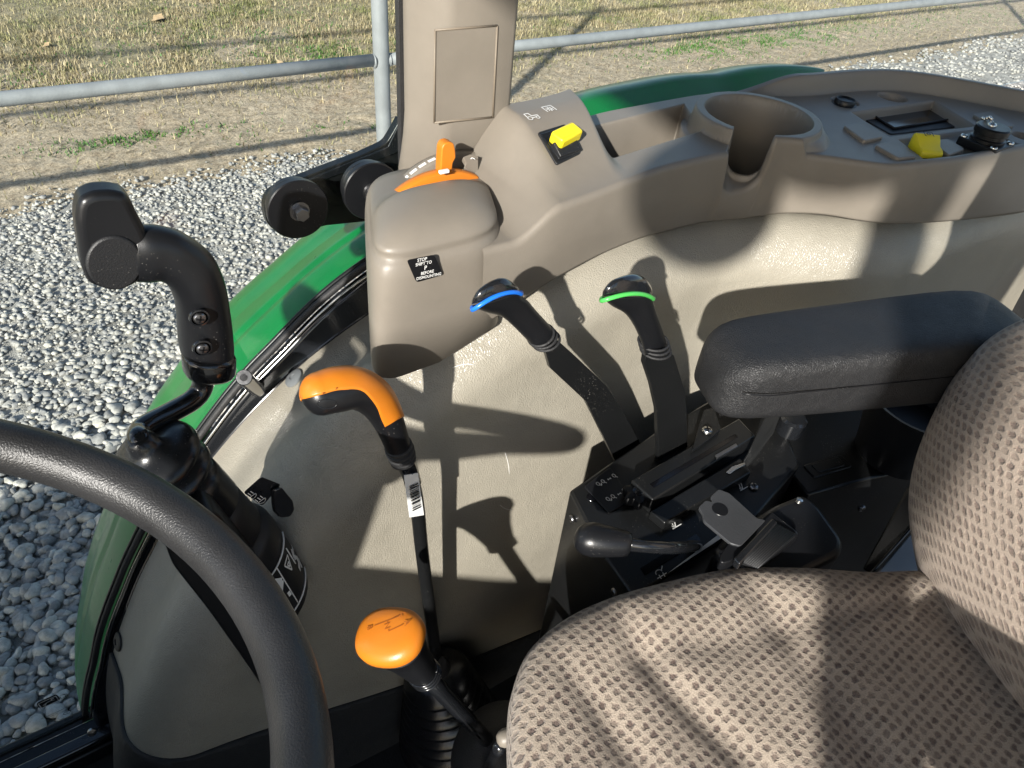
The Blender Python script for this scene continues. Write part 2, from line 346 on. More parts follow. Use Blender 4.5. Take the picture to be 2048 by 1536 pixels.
# (the uneven dirt verge is laid over the flat ground once its helpers exist)
def edge_y(x): return 4.22+.03*np.maximum(0, x-4)+.06*np.sin(x*2.1)+.05*np.sin(x*5.3+1)
def ico(sub):
    bm = bmesh.new(); bmesh.ops.create_icosphere(bm, subdivisions=sub, radius=1); v = np.array([q.co[:] for q in bm.verts]); f = np.array([[q.index for q in fc.verts] for fc in bm.faces]); bm.free(); return v, f
STV = []; STF = []
IV, IF = ico(2); IV1, IF1 = ico(1)
for k in range(40):      # a set of stone shapes: planes knocked off a ball
    v = (IV if k < 20 else IV1).copy()
    for q in range(random.randint(7, 12)):
        d = unit(rng.normal(size=3)); h = random.uniform(.50, .88); s = v@d; v = v-np.outer(np.maximum(0, s-h)*.96, d)
    STV.append(v*A3(1, random.uniform(.62, .95), random.uniform(.45, .7)))
def merged(name, P, S, rotz, tilt, shapes, F1, mat, kind='stuff', smooth=True):
    nv = len(shapes[0]); n = len(P); V = np.zeros((n, nv, 3)); ids = rng.integers(0, len(shapes), n)
    for i in range(n):
        c, s = math.cos(rotz[i]), math.sin(rotz[i]); v = shapes[ids[i]]
        ct, st = math.cos(tilt[i]), math.sin(tilt[i]); y = v[:, 1]*ct-v[:, 2]*st; z = v[:, 1]*st+v[:, 2]*ct
        V[i, :, 0] = v[:, 0]*c-y*s; V[i, :, 1] = v[:, 0]*s+y*c; V[i, :, 2] = z
        V[i] = V[i]*S[i]+P[i]
    nf, k = F1.shape; FF = (F1[None]+(np.arange(n)*nv)[:, None, None]).reshape(-1)
    me = bpy.data.meshes.new(name); me.vertices.add(n*nv); me.vertices.foreach_set('co', V.astype(np.float32).ravel())
    me.loops.add(n*nf*k); me.loops.foreach_set('vertex_index', FF.astype(np.int32)); me.polygons.add(n*nf)
    me.polygons.foreach_set('loop_start', (np.arange(n*nf)*k).astype(np.int32)); me.update(calc_edges=True)
    if smooth: me.shade_smooth()
    o = link(name, me, mat); return tag(o, kind=kind)
gp = []
def scatter(x0, x1, y0, y1, per, smin, smax, lift):
    n = int((x1-x0)*(y1-y0)*per); X = rng.uniform(x0, x1, n); Y = rng.uniform(y0, y1, n); k = (Y < edge_y(X)+rng.normal(size=n)*.07) & ((X < .58*Y+.12) | (X > 5) | (rng.random(n) < .25))
    for a, b in zip(X[k], Y[k]): gp.append((a, b, random.uniform(0, lift), smin+(smax-smin)*random.random()**2))
scatter(-1.0, 1.6, 1.0, 2.4, 3200, .012, .036, .022)
scatter(-1.0, 2.2, 2.4, 4.5, 3000, .0075, .024, .014)
scatter(2.4, 5.2, 2.6, 4.6, 260, .016, .034, .015)
scatter(5.2, 13, 2.9, 5.0, 330, .018, .036, .018)
gp = np.array(gp)
for q, S0, F0, lb in ((gp[gp[:, 1] < 2.75], STV[:20], IF, 'loose grey crushed stone nearest the cab window'), (gp[gp[:, 1] >= 2.75], STV[20:], IF1, 'loose grey crushed stone up to the dirt edge')):
    n = len(q); merged('gravel', q[:, :3]+A3(0, 0, .006), q[:, 3], rng.uniform(0, 6.28, n), rng.normal(size=n)*.45, S0, F0, 'stone')['label'] = lb
tag(grid('verge_ground', np.dstack([np.repeat(gx_[:, None], 300, 1), np.repeat(gy_[None], 560, 0), GZ]), 'dirt'), kind='structure')
xb = np.linspace(-6, 14, 120)
mk('gravel_bed', np.vstack([np.c_[xb, np.full(120, -8.), np.full(120, .003)], np.c_[xb, edge_y(xb)-.05, np.full(120, .010)]]), [(i, i+1, i+121, i+120) for i in range(119)], 'gravel_bind', smooth=False)['kind'] = 'structure'

# grass: thin bent blades in tufts
def blade_shapes(k, wd):
    out = []
    for i in range(k):
        h = random.uniform(.55, 1); lean = random.uniform(.2, .9); s = random.uniform(.6, 1.2)*wd
        out.append(np.array([(-s, 0, 0), (s, 0, 0), (s*.6, lean*.35*h, .55*h), (-s*.6, lean*.35*h, .55*h), (0, lean*h, h*.85)]))
    return out
BF3 = np.array([(0, 1, 2), (0, 2, 3), (3, 2, 4)])
def field(name, N, x0, x1, y0, y1, dens, hmin, hmax, wd, mat, label):
    X = rng.uniform(x0, x1, N); Y = y0+(y1-y0)*rng.random(N)**1.1; keep = np.array([dens(a, b) > random.random() for a, b in zip(X, Y)])
    X, Y = X[keep], Y[keep]; n = len(X); P = np.c_[X, Y, np.zeros(n)]
    o = merged(name, P, rng.uniform(hmin, hmax, n), rng.uniform(0, 6.28, n), rng.normal(size=n)*.5, blade_shapes(12, wd), BF3, mat, smooth=False)
    o['label'] = label
def nz(x, y, s, o=0): return noise.noise(Vector((x*s+o, y*s-o, o*.7)))*.5+.5
field('grass', 420000, -1.2, 11, 4.2, 9.8, lambda a, b: .03+.97*smooth(4.7+.9*nz(a, b, .8), 6.2, b)*(.25+.75*smooth(.3, .6, nz(a, b, 2.2, 3))), .02, .06, .075, 'grass_blade', 'short dry straw coloured grass behind the fence')
Pw = []
for (px, py, rx, ry, nn_) in ((1500, 88, .8, .22, 3600), (1385, 100, .4, .16, 1500), (1600, 70, .6, .2, 1500), (1720, 45, .9, .3, 1600), (650, 112, .42, .2, 2600), (600, 75, .5, .3, 1300), (450, 60, .6, .5, 1500), (110, 120, .5, .3, 800), (330, 45, .8, .5, 1300), (200, 290, .22, .07, 500), (340, 268, .3, .06, 400), (1950, 30, 1.2, .4, 1200), (1240, 60, .5, .3, 600), (60, 170, .4, .15, 400), (590, 268, .3, .07, 300)):
    c_ = oz(px, py, 0); Pw.append(np.c_[rng.normal(c_[0], rx, nn_), rng.normal(c_[1], ry, nn_)])
Pw = np.vstack(Pw); kp = np.array([nz(a, b, 5, 7) > .42 for a, b in Pw]) & (Pw[:, 1] > 4.35); Pw = Pw[kp]; n = len(Pw)
merged('green_weeds', np.c_[Pw, np.full(n, .004)], rng.uniform(.012, .034, n), rng.uniform(0, 6.28, n), rng.normal(size=n)*.6, blade_shapes(12, .2), BF3, 'clover', smooth=False)['label'] = 'low green weeds in patches in the dry turf'
# fallen leaves
def leaf_mesh():
    pts = [(1.0*math.cos(rad(a))*(1+.18*math.cos(rad(5*a))), .8*math.sin(rad(a))*(1+.18*math.cos(rad(5*a)))) for a in range(0, 360, 24)]
    V = [(0, 0, .10)]+[(x, y, .22*(x*x)+.05*math.sin(3*y)) for x, y in pts]; n = len(pts)
    me = bpy.data.meshes.new('leaf'); me.from_pydata([(a*.035, b*.035, c*.035) for a, b, c in V], [], [(0, i+1, (i+1) % n+1) for i in range(n)]); me.shade_smooth(); me.materials.append(MATS['dry_leaf']); return me
LM = leaf_mesh()
def leaf(x, y, s, label):
    p = oz(x, y, .03); o = bpy.data.objects.new('fallen_leaf', LM); col.objects.link(o); o.location = tuple(p); o.scale = (s, s, s)
    o.rotation_euler = (random.uniform(-.3, .3), random.uniform(-.3, .3), random.uniform(0, 6)); tag(o, label, 'leaf', 'dry leaves lying in the grass')
leaf(316, 37, 1.9, 'largest pale dry leaf lying in the grass above the left fence rail')
for x, y in [(390, 88), (395, 118), (300, 70), (545, 66), (540, 105), (205, 132), (90, 90), (250, 20), (620, 40), (480, 30), (150, 55), (1130, 60), (1095, 20), (1250, 40), (1420, 22), (680, 95), (560, 125), (1500, 15)]:
    leaf(x+random.uniform(-6, 6), y, random.uniform(.5, .95), 'small dry tan leaf scattered in the grass beyond the fence')

# ================================================================== fence
FY = 3.43
fence = thing('pipe_fence', (1.633, FY, 0), 'grey painted steel pipe fence running behind the tractor', 'fence')
for k, px in enumerate((-4.9, 1.55, 9.6)): lathe('post', (px, FY, -.1), (0, 0, 1), [(.040, 0), (.040, 2.62), (.03, 2.66), (0, 2.66)], 'fence_paint', fence, seg=24)
for zr in (.835, 1.62, 2.42):
    for a, b in ((-4.9, 1.55), (1.55, 9.6), (9.6, 18)):
        tube('rail', [(a+.03, FY, zr), (b-.03, FY, zr+.004)], .029, 'fence_paint', fence, n=8, seg=16)
        for e_, s_ in ((a, 1), (b, -1)): lathe('weld', (e_+s_*.045, FY, zr), (s_, 0, 0), [(.029, -.010), (.034, -.004), (.033, 0), (.029, .003)], 'fence_paint', fence, seg=16)

# ================================================================== tractor body outside the cab
hood = thing('engine_hood', (-1.8, 0, .9), 'green tractor engine hood ahead of the cab', 'hood')
sec = [(-.36, .75), (-.37, 1.15), (-.33, 1.36), (-.22, 1.44), (0, 1.46), (.22, 1.44), (.33, 1.36), (.37, 1.15), (.36, .75)]
rings([[(x, y*(1 if i else .9), z-.05*(i == 0)) for y, z in sec] for i, x in enumerate((-2.9, -2.8, -1.8, -.80))], 'green_paint', 'hood_shell', hood, closed=False, solid=.01)

HUB = (.55, .80)
def arcpt(th, R, y): return A3(HUB[0]-R*math.cos(rad(th)), y, HUB[1]+R*math.sin(rad(th)))
R_STRIP = ([9, 17.6, 29, 37, 49, 56, 60, 65, 70, 85, 110, 130], [.753, .738, .734, .738, .754, .768, .774, .787, .795, .800, .82, .84])
R_OUT = ([-22, -7.5, 3, 13.6, 24.4, 29.6, 47, 57, 63, 72, 97, 106, 116, 129], [.88, .795, .761, .736, .726, .722, .736, .749, .754, .770, .847, .888, .945, 1.072])
R_LIN = ([-12, 5, 20, 28, 36, 48, 60, 68, 90, 140], [.735, .725, .722, .72, .723, .733, .743, .745, .76, .80])
fender = thing('rear_fender', (.3, .8, .5), 'glossy green rear fender curving round outside the cab window', 'fender')
G = []
for th in np.linspace(-22, 129, 90):
    Ri = np.interp(th, *R_STRIP)-.004; Ro = np.interp(th, *R_OUT); row = []
    for t in np.linspace(0, 1, 22):      # from the cab seal out to the crest
        y = .683+(.80-.683)*t; R = Ri+(Ro-Ri)*t+.008*math.sin(math.pi*t)-.004*math.exp(-((t-.55)/.05)**2); row.append(arcpt(th, R, y))
    for t in np.linspace(.08, 1, 14):    # crest rolling over to the outer skirt
        row.append(arcpt(th, Ro-.16*t**1.8, .80+.14*math.sin(t*math.pi/2)))
    G.append(row)
grid('fender_skin', np.array(G), 'green_paint', fender)
lip = [arcpt(th, np.interp(th, *R_OUT)-.16, .94) for th in np.linspace(-22, 129, 50)]
tube('fender_edge', lip, .006, 'green_paint', fender, n=90, seg=8)

# ================================================================== cab shell
cab = thing('tractor_cab', (0, 0, .9), 'black cab frame with roof, sills and posts around the seat', 'cab')
YG = .66
# arch frame strip following the wheel arch, with rubber seal beside the glass
G = []
for th in np.linspace(2, 128, 82):
    Ro = np.interp(th, *R_STRIP)-.006; Ri = np.interp(th, *R_LIN)-.004
    G.append([arcpt(th, Ri, .64), arcpt(th, Ri+.002, .655), arcpt(th, Ri+.005, .659), arcpt(th, Ro-.008, .661), arcpt(th, Ro-.003, .664), arcpt(th, Ro, .672), arcpt(th, Ro-.01, .68)])
grid('arch_frame', np.array(G), 'black_gloss', cab, angle=50)
def seal(name, dr, y, r, mat):
    tube(name, [arcpt(th, np.interp(th, *R_STRIP)+dr, y) for th in np.linspace(9, 125, 40)], r, mat, cab, n=110, seg=8)
seal('seal', .0015, .671, .0042, 'rubber'); seal('seal_bead', -.0045, .663, .0016, 'chrome'); seal('outer_seal', .003, .679, .003, 'black')
# lower window sill
for nm, z, h, y, d, m in (('sill', .858, .05, .655, .05, 'black'), ('sill_trim', .891, .012, .645, .02, 'black_gloss'), ('outer_sill', .883, .02, .69, .012, 'black_matte')):
    box(nm, (-.48, y, z), .62, d, h, m, cab, bevel=.003)
lathe('sill_bolt', oy(184, 1462, .63), (0, -1, .3), [(0, 0), (.006, 0), (.006, .004), (0, .005)], 'steel', cab, seg=12)
# threaded stud welded to the arch frame
pa, pb = oy(515, 780, .655), oy(488, 755, .60)
tube('stud', [pa, pb], .0085, 'black_gloss', cab, n=4, seg=18, angle=40)
d_ = unit(pb-pa); lathe('stud_thread', pb, d_, [(.0078, 0), (.0078, .0008), (.004, .0009), (.004, -.004), (0, -.004)], 'steel', cab, seg=20)
# window glass: front side pane above the arch and sill, rear pane behind the post
front = [(-.74, .893), (-.205, .893)]+[(arcpt(t, np.interp(t, *R_STRIP)+.004, 0)[0], arcpt(t, np.interp(t, *R_STRIP)+.004, 0)[2]) for t in np.linspace(10, 72, 24)]+[(.335, 1.56), (.335, 2.46), (-.74, 2.46)]
pane = plate('side_window', [(x, .6745, z) for x, z in front], (0, -1, 0), .005, 'glass', None, bevel=0)
tag(pane, 'clear side window pane in front of the beige post with small printed maker marks', 'window')
pane2 = plate('side_window', [(.40, .6745, 1.60), (2.3, .6745, 1.60), (2.3, .6745, 2.46), (.40, .6745, 2.46)], (0, -1, 0), .005, 'glass', None, bevel=0)
tag(pane2, 'clear side window pane behind the beige post above the fender', 'window')
# roof and posts
plate('roof', rpoly([(-.80, -.78, 2.535), (1.25, -.78, 2.535), (1.25, .78, 2.535), (-.80, .78, 2.535)], .12), (0, 0, -1), .14, 'button_grey', cab, bevel=.02)
for (x0, y0, x1, y1, r) in ((-.52, -.67, -.46, -.67, .042), (-.80, .67, -.70, .67, .03), (1.15, -.67, 1.1, -.67, .035), (.36, -.68, .36, -.68, .035)):  # left front post unseen; moved back and thickened to shade the seat
    tube('post', [(x0, y0, .9), (x1, y1, 2.54)], r, 'black', cab, n=6, seg=16)
blkr = thing('shadow_blocker', (-.52, -.42, 2.53), 'added round black mirror on a stalk under the cab roof', 'blocker')  # added disc out of view, placed along the sun to shade the console
mc = A3(.615, .485, 1.648)-np.array(L)*1.6; lathe('blocker_disc', mc, -np.array(L), [(0, -.012), (.060, -.010), (.078, -.002), (.080, .004), (.074, .006), (0, .006)], 'black', blkr, seg=36)
tube('stalk', [mc+np.array(L)*.01, mc+A3(0, 0, .12), (mc[0], mc[1], 2.535)], .009, 'black', blkr, n=8, seg=10)
# glass print on the pane
def on_pane(x, y): return oy(x, y, .6735)
pO = on_pane(97, 1403); pex = A3(1, 0, 0); pey = A3(0, 0, 1); k_ = .70/1420*1.35
emb = plate('printed_emblem', rpoly([pO+pex*a*.0125+pey*b*.0085 for a, b in ((-1, -1), (1, -1), (1, 1), (-1, 1))], .005), (0, -1, 0), .0004, 'black', pane, bevel=0)
strokes('emblem_mark', [[(-.0105, -.0065), (.0105, -.0065), (.0105, .0065), (-.0105, .0065), (-.0105, -.0065)], [(-.007, -.002), (-.002, .0005), (.003, .001), (.006, .004)], [(-.002, .0005), (-.006, -.0045)], [(.003, .001), (.007, -.001)], [(.004, .0045), (.0075, .0035)]], .0011, pO-A3(0, .0006, 0), pex, pey, 'white', emb)
for (x, y, ln) in ((104, 1430, [[(-.007, 0), (-.004, 0)], [(-.002, 0), (.002, 0)], [(.004, 0), (.007, 0)], [(-.012, .0035), (.016, .0035)]]), (134, 1424, [circ(0, 0, .0045, 18, ry=.003), [(-.0015, 0), (.0015, 0)]]), (120, 1438, [[(-.006, 0), (-.003, 0)], [(-.001, 0), (.005, 0)]]), (137, 1436, [[(-.004, -.002), (.005, -.002), (.005, .002), (-.004, .002), (-.004, -.002)]]), (104, 1452, [[(-.006, 0), (-.002, 0)], [(0, 0), (.005, 0)]])):
    strokes('glass_print', ln, .0009, on_pane(x, y)-A3(0, .0006, 0), pex, pey, 'black', pane)
qO = on_pane(124, 1392)
strokes('glass_symbol', [circ(0, 0, .006, 20, ry=.004), circ(.001, 0, .0032, 12, -60, 60), circ(.003, 0, .0032, 12, -60, 60), circ(-.003, 0, .0015, 8)], .0008, qO-A3(0, .0006, 0), pex, pey, 'black', pane)

# cab floor
tag(sheet('cab_floor', -.78, 1.6, -.68, .66, .853, 'floor_mat'), kind='structure')
box('rear_panel', (1.30, 0, 1.18), .03, 1.32, .62, 'black_matte', cab, bevel=.004)

# ================================================================== wheel-housing liner (vinyl) : a drum about the axle with a rolled inner shoulder
def fold_R(th): return .735+.03*smooth(25, 50, th)+.048*smooth(45, 75, th)+(0 if th < 92 else .825*(1/math.sin(rad(min(th, 150)))-1))
def wall_y(x): return .455-.105*smooth(.62, .86, x)
def liner_pt(th, v):
    Ra = np.interp(th, *R_LIN); Rb = fold_R(th)
    wav = .007*math.sin(rad(th)*7.5+.6)*math.exp(-((th-58)/30)**2)
    if v < 1:                                   # across the drum
        y = .655-(.655-.52)*v; R = Ra+(Rb-Ra)*smooth(.3, 1, v)+wav*math.sin(math.pi*min(1, v*1.1)); yy = y
        p = arcpt(th, R, yy); p[1] = yy-(.455-wall_y(p[0]))*smooth(.4, 1, v); return p
    if v < 2:                                   # rounded shoulder
        a = (v-1)*math.pi/2; R = Rb-.065*(1-math.cos(a)); y = .52-.065*math.sin(a)
    else:                                       # inner wall down to the hub
        t = v-2; R = (Rb-.065)*(1-t)+.02*t; y = .455-.022*smooth(0, .5, t)
    p = arcpt(th, R, y); p[1] = y-(.455-wall_y(p[0])) ; return p
vsamp = np.r_[np.linspace(0, 1, 26), np.linspace(1, 2, 16)[1:], np.linspace(2, 3, 22)[1:]]
G = np.array([[liner_pt(th, v) for v in vsamp] for th in np.linspace(-12, 149, 140)])
liner = thing('wheel_housing_trim', (.3, .5, .9), 'light beige grained vinyl trim over the wheel housing under the console', 'trim panel')
lo = grid('vinyl_cover', G, 'vinyl', liner)
def liner_hit(x, y):
    dd = ray(x, y); GG = G.reshape(-1, 3)-CAM; tt = GG@dd; ds = np.linalg.norm(GG-np.outer(tt, dd), axis=1); i = np.argmin(np.maximum(ds, .006)+np.where(tt < .3, 9, 0)+tt*.05); ii, jj = divmod(i, G.shape[1])
    ii = min(max(ii, 1), G.shape[0]-2); jj = min(max(jj, 1), G.shape[1]-2)
    nn = unit(np.cross(G[ii+1, jj]-G[ii-1, jj], G[ii, jj+1]-G[ii, jj-1])); nn = nn if nn@dd < 0 else -nn
    return CAM+dd*((G[ii, jj]-CAM)@nn)/(dd@nn), nn
bm = bmesh.new(); bm.from_mesh(lo.data); cp = np.array([liner_hit(x, y)[0] for x, y in ((226, 1312), (262, 1410), (330, 1485), (420, 1518), (500, 1528), (880, 1312), (1120, 1248))])
pl_c = Vector(cp.mean(0)); sv = np.linalg.svd(cp-cp.mean(0))[2][2]; pl_n = Vector(sv if sv[2] > 0 else -sv)
bm2 = bm.copy()
bmesh.ops.bisect_plane(bm, geom=bm.verts[:]+bm.edges[:]+bm.faces[:], plane_co=pl_c, plane_no=pl_n, clear_inner=True)
bmesh.ops.bisect_plane(bm2, geom=bm2.verts[:]+bm2.edges[:]+bm2.faces[:], plane_co=pl_c, plane_no=pl_n, clear_outer=True)
bm.to_mesh(lo.data); me2 = bpy.data.meshes.new('lower_mat'); bm2.to_mesh(me2); bm.free(); bm2.free(); me2.shade_smooth()
mat_o = link('lower_mat', me2, 'floor_mat', liner)
md = mat_o.modifiers.new('s', 'SOLIDIFY'); md.thickness = .008; md.offset = 0
for (x, y, yy, r, nrm, m) in ((589, 757, .60, .0125, None, 'button_grey'), (238, 1283, .615, .013, None, 'black_matte')):
    c, nn = liner_hit(x, y); c = c+nn*.0005
    rv = lathe('trim_rivet', c, nn, [(r, 0), (r*.95, .002), (r*.7, .0035), (r*.32, .0038), (r*.30, .0025), (0, .0025)], m, liner, seg=26)

# ================================================================== beige post cover
post = thing('post_cover', (.355, .63, 1.6), 'beige moulded cover on the cab post with a recessed rectangle', 'post cover')
def post_sec(z, s=1.0, dy=0):
    return [(.326, .668, z), (.317, .650+dy, z), (.313, .641+dy, z), (.315, .634+dy, z), (.334, .606+dy, z), (.340, .602+dy, z), (.346, .600+dy, z), (.405-.006*(1-s), .597+dy, z), (.409, .599+dy, z), (.414, .606+dy, z), (.416, .616+dy, z), (.416, .668, z)]
rings([post_sec(z, dy=d) for z, d in ((1.60, .03), (1.655, .02), (1.685, .010), (1.705, .004), (1.73, 0), (1.80, 0), (2.0, 0), (2.5, -.01))], 'tan', 'cover_shell', post, angle=55)
rc = [oy(x, y, .5975) for x, y in ((871, 61), (994, 51), (985, 234), (869, 246))]
for q in range(4): rc[q][1] = .5985-.0012*((rc[q][0]-.346)/.06)
plate('recessed_panel', rpoly([p-A3(0, .0006, 0) for p in rc], .003), (0, -1, 0), .002, 'tan', post, bevel=.0008)
e = [rc[0], rc[1], rc[2], rc[3], rc[0]]
for a, b in zip(e[:-1], e[1:]): tube('groove', [a-A3(0, .0006, 0), b-A3(0, .0006, 0)], .0010, 'tan_dark', post, n=3, seg=6)
box('rubber_edge', (.319, .662, 2.08), .006, .008, .86, 'rubber', post, bevel=.001)

# ================================================================== window hinge outside the pane
hinge = thing('window_hinge', (.2, .69, 1.6), 'black window hinge plate with two round clamp discs left of the beige post', 'hinge')
YB = .70
hp = [oy(x, y, YB) for x, y in ((803, 233), (788, 262), (772, 288), (720, 312), (640, 342), (565, 372), (537, 388), (528, 415), (534, 448), (560, 470), (600, 474), (645, 452), (800, 436))]
plate('hinge_plate', rpoly(hp, .006), (0, -1, 0), .012, 'black_steel', hinge, bevel=.002)
hs = [oy(x, y, YB) for x, y in ((800, 240), (775, 292), (640, 347), (540, 390), (548, 400), (640, 362), (790, 306), (800, 300))]
plate('hinge_flange', [p-A3(0, .002, 0) for p in hs], (0, -1, 0), .003, 'black_gloss', hinge, bevel=.001)
for (x, y) in ((598, 421), (745, 384)):
    c = oy(x, y, .648); nd = A3(0, -1, 0)
    dsk = lathe('clamp_disc', c-nd*.020, nd, [(.0275, 0), (.028, .006), (.0265, .008), (.0265, .011), (.0310, .012), (.0315, .0188), (.0305, .020), (0, .020)], 'black', hinge, seg=48)
    hexbolt(c, nd, .0078, .009, dsk, 'steel')

# ================================================================== side console
con = thing('side_console', (.6, .5, 1.55), 'brown moulded side console with cup holder along the right of the cab', 'console')
Icv = ([.30, .367, .43, .524, .627, .685, .744, .781, .828, .893, 1.005, 1.12, 1.20], [.466, .464, .473, .492, .494, .473, .430, .396, .376, .364, .354, .348, .36])
Ocv = ([.30, .40, .47, .514, .545, .71, .76, .80, .875, .965, 1.04, 1.087, 1.122, 1.15, 1.20], [.605, .60, .605, .622, .633, .638, .636, .625, .599, .590, .570, .526, .478, .44, .37])
bpx = [oy(x, y, Y) for x, y, Y in ((980, 655, .46), (1050, 605, .458), (1100, 570, .46), (1200, 520, .468), (1330, 470, .486), (1420, 447, .486), (1500, 440, .470), (1600, 448, .425), (1700, 455, .388), (1850, 450, .362), (2048, 425, .348))]
Bcv = ([.25]+[p[0] for p in bpx]+[1.2], [bpx[0][2]]+[p[2] for p in bpx]+[bpx[-1][2]])
def densify(cv, k):
    xd = np.linspace(.22, 1.26, 500); p = np.pad(np.interp(xd, *cv), k, mode='edge'); return (xd, np.convolve(p, np.ones(2*k+1)/(2*k+1), 'valid'))
Icv = densify(densify(Icv, 10), 8); Ocv = densify(densify(Ocv, 14), 12)
from itertools import product
CUP = (.714, .530); CR = .061
tray = np.array([oz(x, y, 1.700)[:2] for x, y in ((1177, 256), (1369, 208), (1404, 264), (1222, 320))])
def sd_poly(X, Y, poly):
    d = np.full(X.shape, 1e9); ins = np.zeros(X.shape, bool); n = len(poly)
    for i in range(n):
        a, b = poly[i], poly[(i+1) % n]; e = b-a; wx, wy = X-a[0], Y-a[1]; t = np.clip((wx*e[0]+wy*e[1])/(e@e), 0, 1)
        d = np.minimum(d, np.hypot(wx-e[0]*t, wy-e[1]*t)); c = ((a[1] <= Y) & (b[1] > Y)) | ((b[1] <= Y) & (a[1] > Y))
        xx = a[0]+(Y-a[1])/(e[1] if abs(e[1]) > 1e-9 else 1e-9)*e[0]; ins ^= c & (X < xx)
    return np.where(ins, -d, d)
scr = np.array([oz(x, y, 1.700)[:2] for x, y in ((1706, 225), (1868, 202), (1948, 251), (1779, 272))])
trough = np.array([oz(x, y, 1.700)[:2] for x, y in ((1800, 280), (1968, 258), (2040, 290), (1850, 318))])
def sm_in(sd, wd): return 1-smooth(-wd, wd, sd)
def Hf(X, Y):
    yI = np.interp(X, *Icv); yO = np.interp(X, *Ocv); T = (Y-yI)/np.maximum(.01, yO-yI)
    z = 1.701-.026*(1-smooth(.33, .385, X))                                     # dips towards the front dome
    z = z-.001*smooth(.72, .80, X)                                              # rear switch panel sits lower
    rim = (1-smooth(0, .014, Y-yI))*.005*smooth(.78, .84, X); z = z+rim
    sl_ = (np.interp(X+.01, *Ocv)-np.interp(X-.01, *Ocv))/.02; berm = (1-smooth(.007, .017, (yO-Y)/np.sqrt(1+sl_**2)))*smooth(.77, .87, X)*.024; z = z+berm
    # hump that carries the rocker switch
    hx = smooth(.365, .405, X)*(1-smooth(.468, .490, X-.25*(Y-.5))); hy = smooth(-.05, .85, T); z = z+hx*hy*.040
    # tray
    s = sd_poly(X, Y, tray)+.010; z = z-.055*sm_in(s-.006, .0035)
    # cup ring and bore
    r = np.hypot(X-CUP[0], Y-CUP[1])
    sk_ = .078+.022*smooth(-.01, .03, X-CUP[0]); z = np.where(r < sk_, np.maximum(z, 1.690+.020*(1-smooth(.074, sk_, r))), z); z = np.where(r < .085, np.maximum(z, 1.690+.027*(1-smooth(.0725, .0775, r))), z)
    nd = A3(-.79, -.61); nx = (X-CUP[0])*nd[0]+(Y-CUP[1])*nd[1]; ny = -(X-CUP[0])*nd[1]+(Y-CUP[1])*nd[0]
    bore = 1-smooth(CR-.003, CR+.002, r)
    notch = (1-smooth(.0185, .0225, np.abs(ny)))*(nx > 0)
    zb = 1.615; zn = 1.660+.0*nx
    z = z+(zb-z)*bore; cut = notch*(1-bore); zz = zn-.012*smooth(.05, .11, nx)+ (np.abs(ny)/.019)**3*.014
    z = np.where(cut > 0, np.minimum(z, z+(zz-z)*cut), z)
    # rear panel recesses
    z = z-.014*sm_in(sd_poly(X, Y, scr), .002)
    z = z-.006*sm_in(sd_poly(X, Y, trough), .002)
    for (px, py, rr, dp) in ((1690, 203, .0175, .006), (1785, 194, .019, .012), (2046, 272, .013, .02)):
        c = oz(px, py, 1.700); z = z-dp*(1-smooth(rr-.002, rr+.001, np.hypot(X-c[0], Y-c[1])))
    return z
xs = np.r_[np.linspace(.30, .62, 190)[:-1], np.linspace(.62, .82, 170)[:-1], np.linspace(.82, 1.195, 240)]
ts = np.linspace(0, 1, 190); X2 = np.repeat(xs[:, None], len(ts), 1); YI = np.interp(xs, *Icv); YO = np.interp(xs, *Ocv)
def sm1(a, k=9):
    p = np.pad(a, k, mode='edge'); return np.convolve(p, np.ones(2*k+1)/(2*k+1), 'valid')
YI = sm1(YI, 10); YO = sm1(YO, 10); ZB = sm1(np.interp(xs, *Bcv), 14)
Y2 = YI[:, None]+(YO-YI)[:, None]*ts[None]
Z2 = Hf(X2, Y2); top = np.dstack([X2, Y2, Z2]); rim = Z2[:, 0]
wall = []
for off, dz, fr in ((.0, 0, 0), (.0022, .0008, 0), (.0040, .0030, 0), (.0048, .0065, 0)):
    wall.append(np.dstack([xs, YI-off, rim-dz])[0])
for f in np.linspace(0, 1, 26)[1:]:
    zt = rim-.0065; wall.append(np.dstack([xs, YI-.0048-.006*math.sin(f*math.pi)*.5+.004*f, zt+(ZB-zt)*f])[0])
wall.append(np.dstack([xs, YI+.012, ZB+.001])[0])
outer = [np.dstack([xs, YO+o, Z2[:, -1]-d])[0] for o, d in ((.003, .002), (.005, .007), (.006, .05), (.006, .14))]
full = np.concatenate([np.array(wall[::-1]).transpose(1, 0, 2), top[:, 1:], np.array(outer).transpose(1, 0, 2)], axis=1)
grid('console_body', full, 'tan', con)

# front dome with the throttle slot
def sup(cx, cy, a, b, p, z, n=64, rot=0):
    th = np.linspace(0, 2*np.pi, n, endpoint=False); c, s = np.cos(th), np.sin(th)
    X = a*np.sign(c)*np.abs(c)**(2/p); Y = b*np.sign(s)*np.abs(s)**(2/p); cr, sr = math.cos(rot), math.sin(rot)
    return np.c_[cx+X*cr-Y*sr, cy+X*sr+Y*cr, np.full(n, z) if np.isscalar(z) else z]
DC = (.293, .545)
Rg = []
for z, a, b in ((1.560, .0700, .0835), (1.62, .0695, .0840), (1.655, .0690, .0842), (1.666, .0684, .0838), (1.674, .0672, .0826), (1.6785, .0652, .0808), (1.6805, .0632, .0790)):
    rg = sup(DC[0], DC[1], a, b, 8 if z < 1.57 else (6.5 if z < 1.63 else 4.8), z); rg[:, 2] = np.where(z < 1.6, z+.02*smooth(.28, .35, rg[:, 0])+.012*smooth(.25, .20, rg[:, 0]), z+ .012*(rg[:, 0]-.27)/.07*0); rg[:, 0] += .42*(rg[:, 1]-.545); Rg.append(rg)
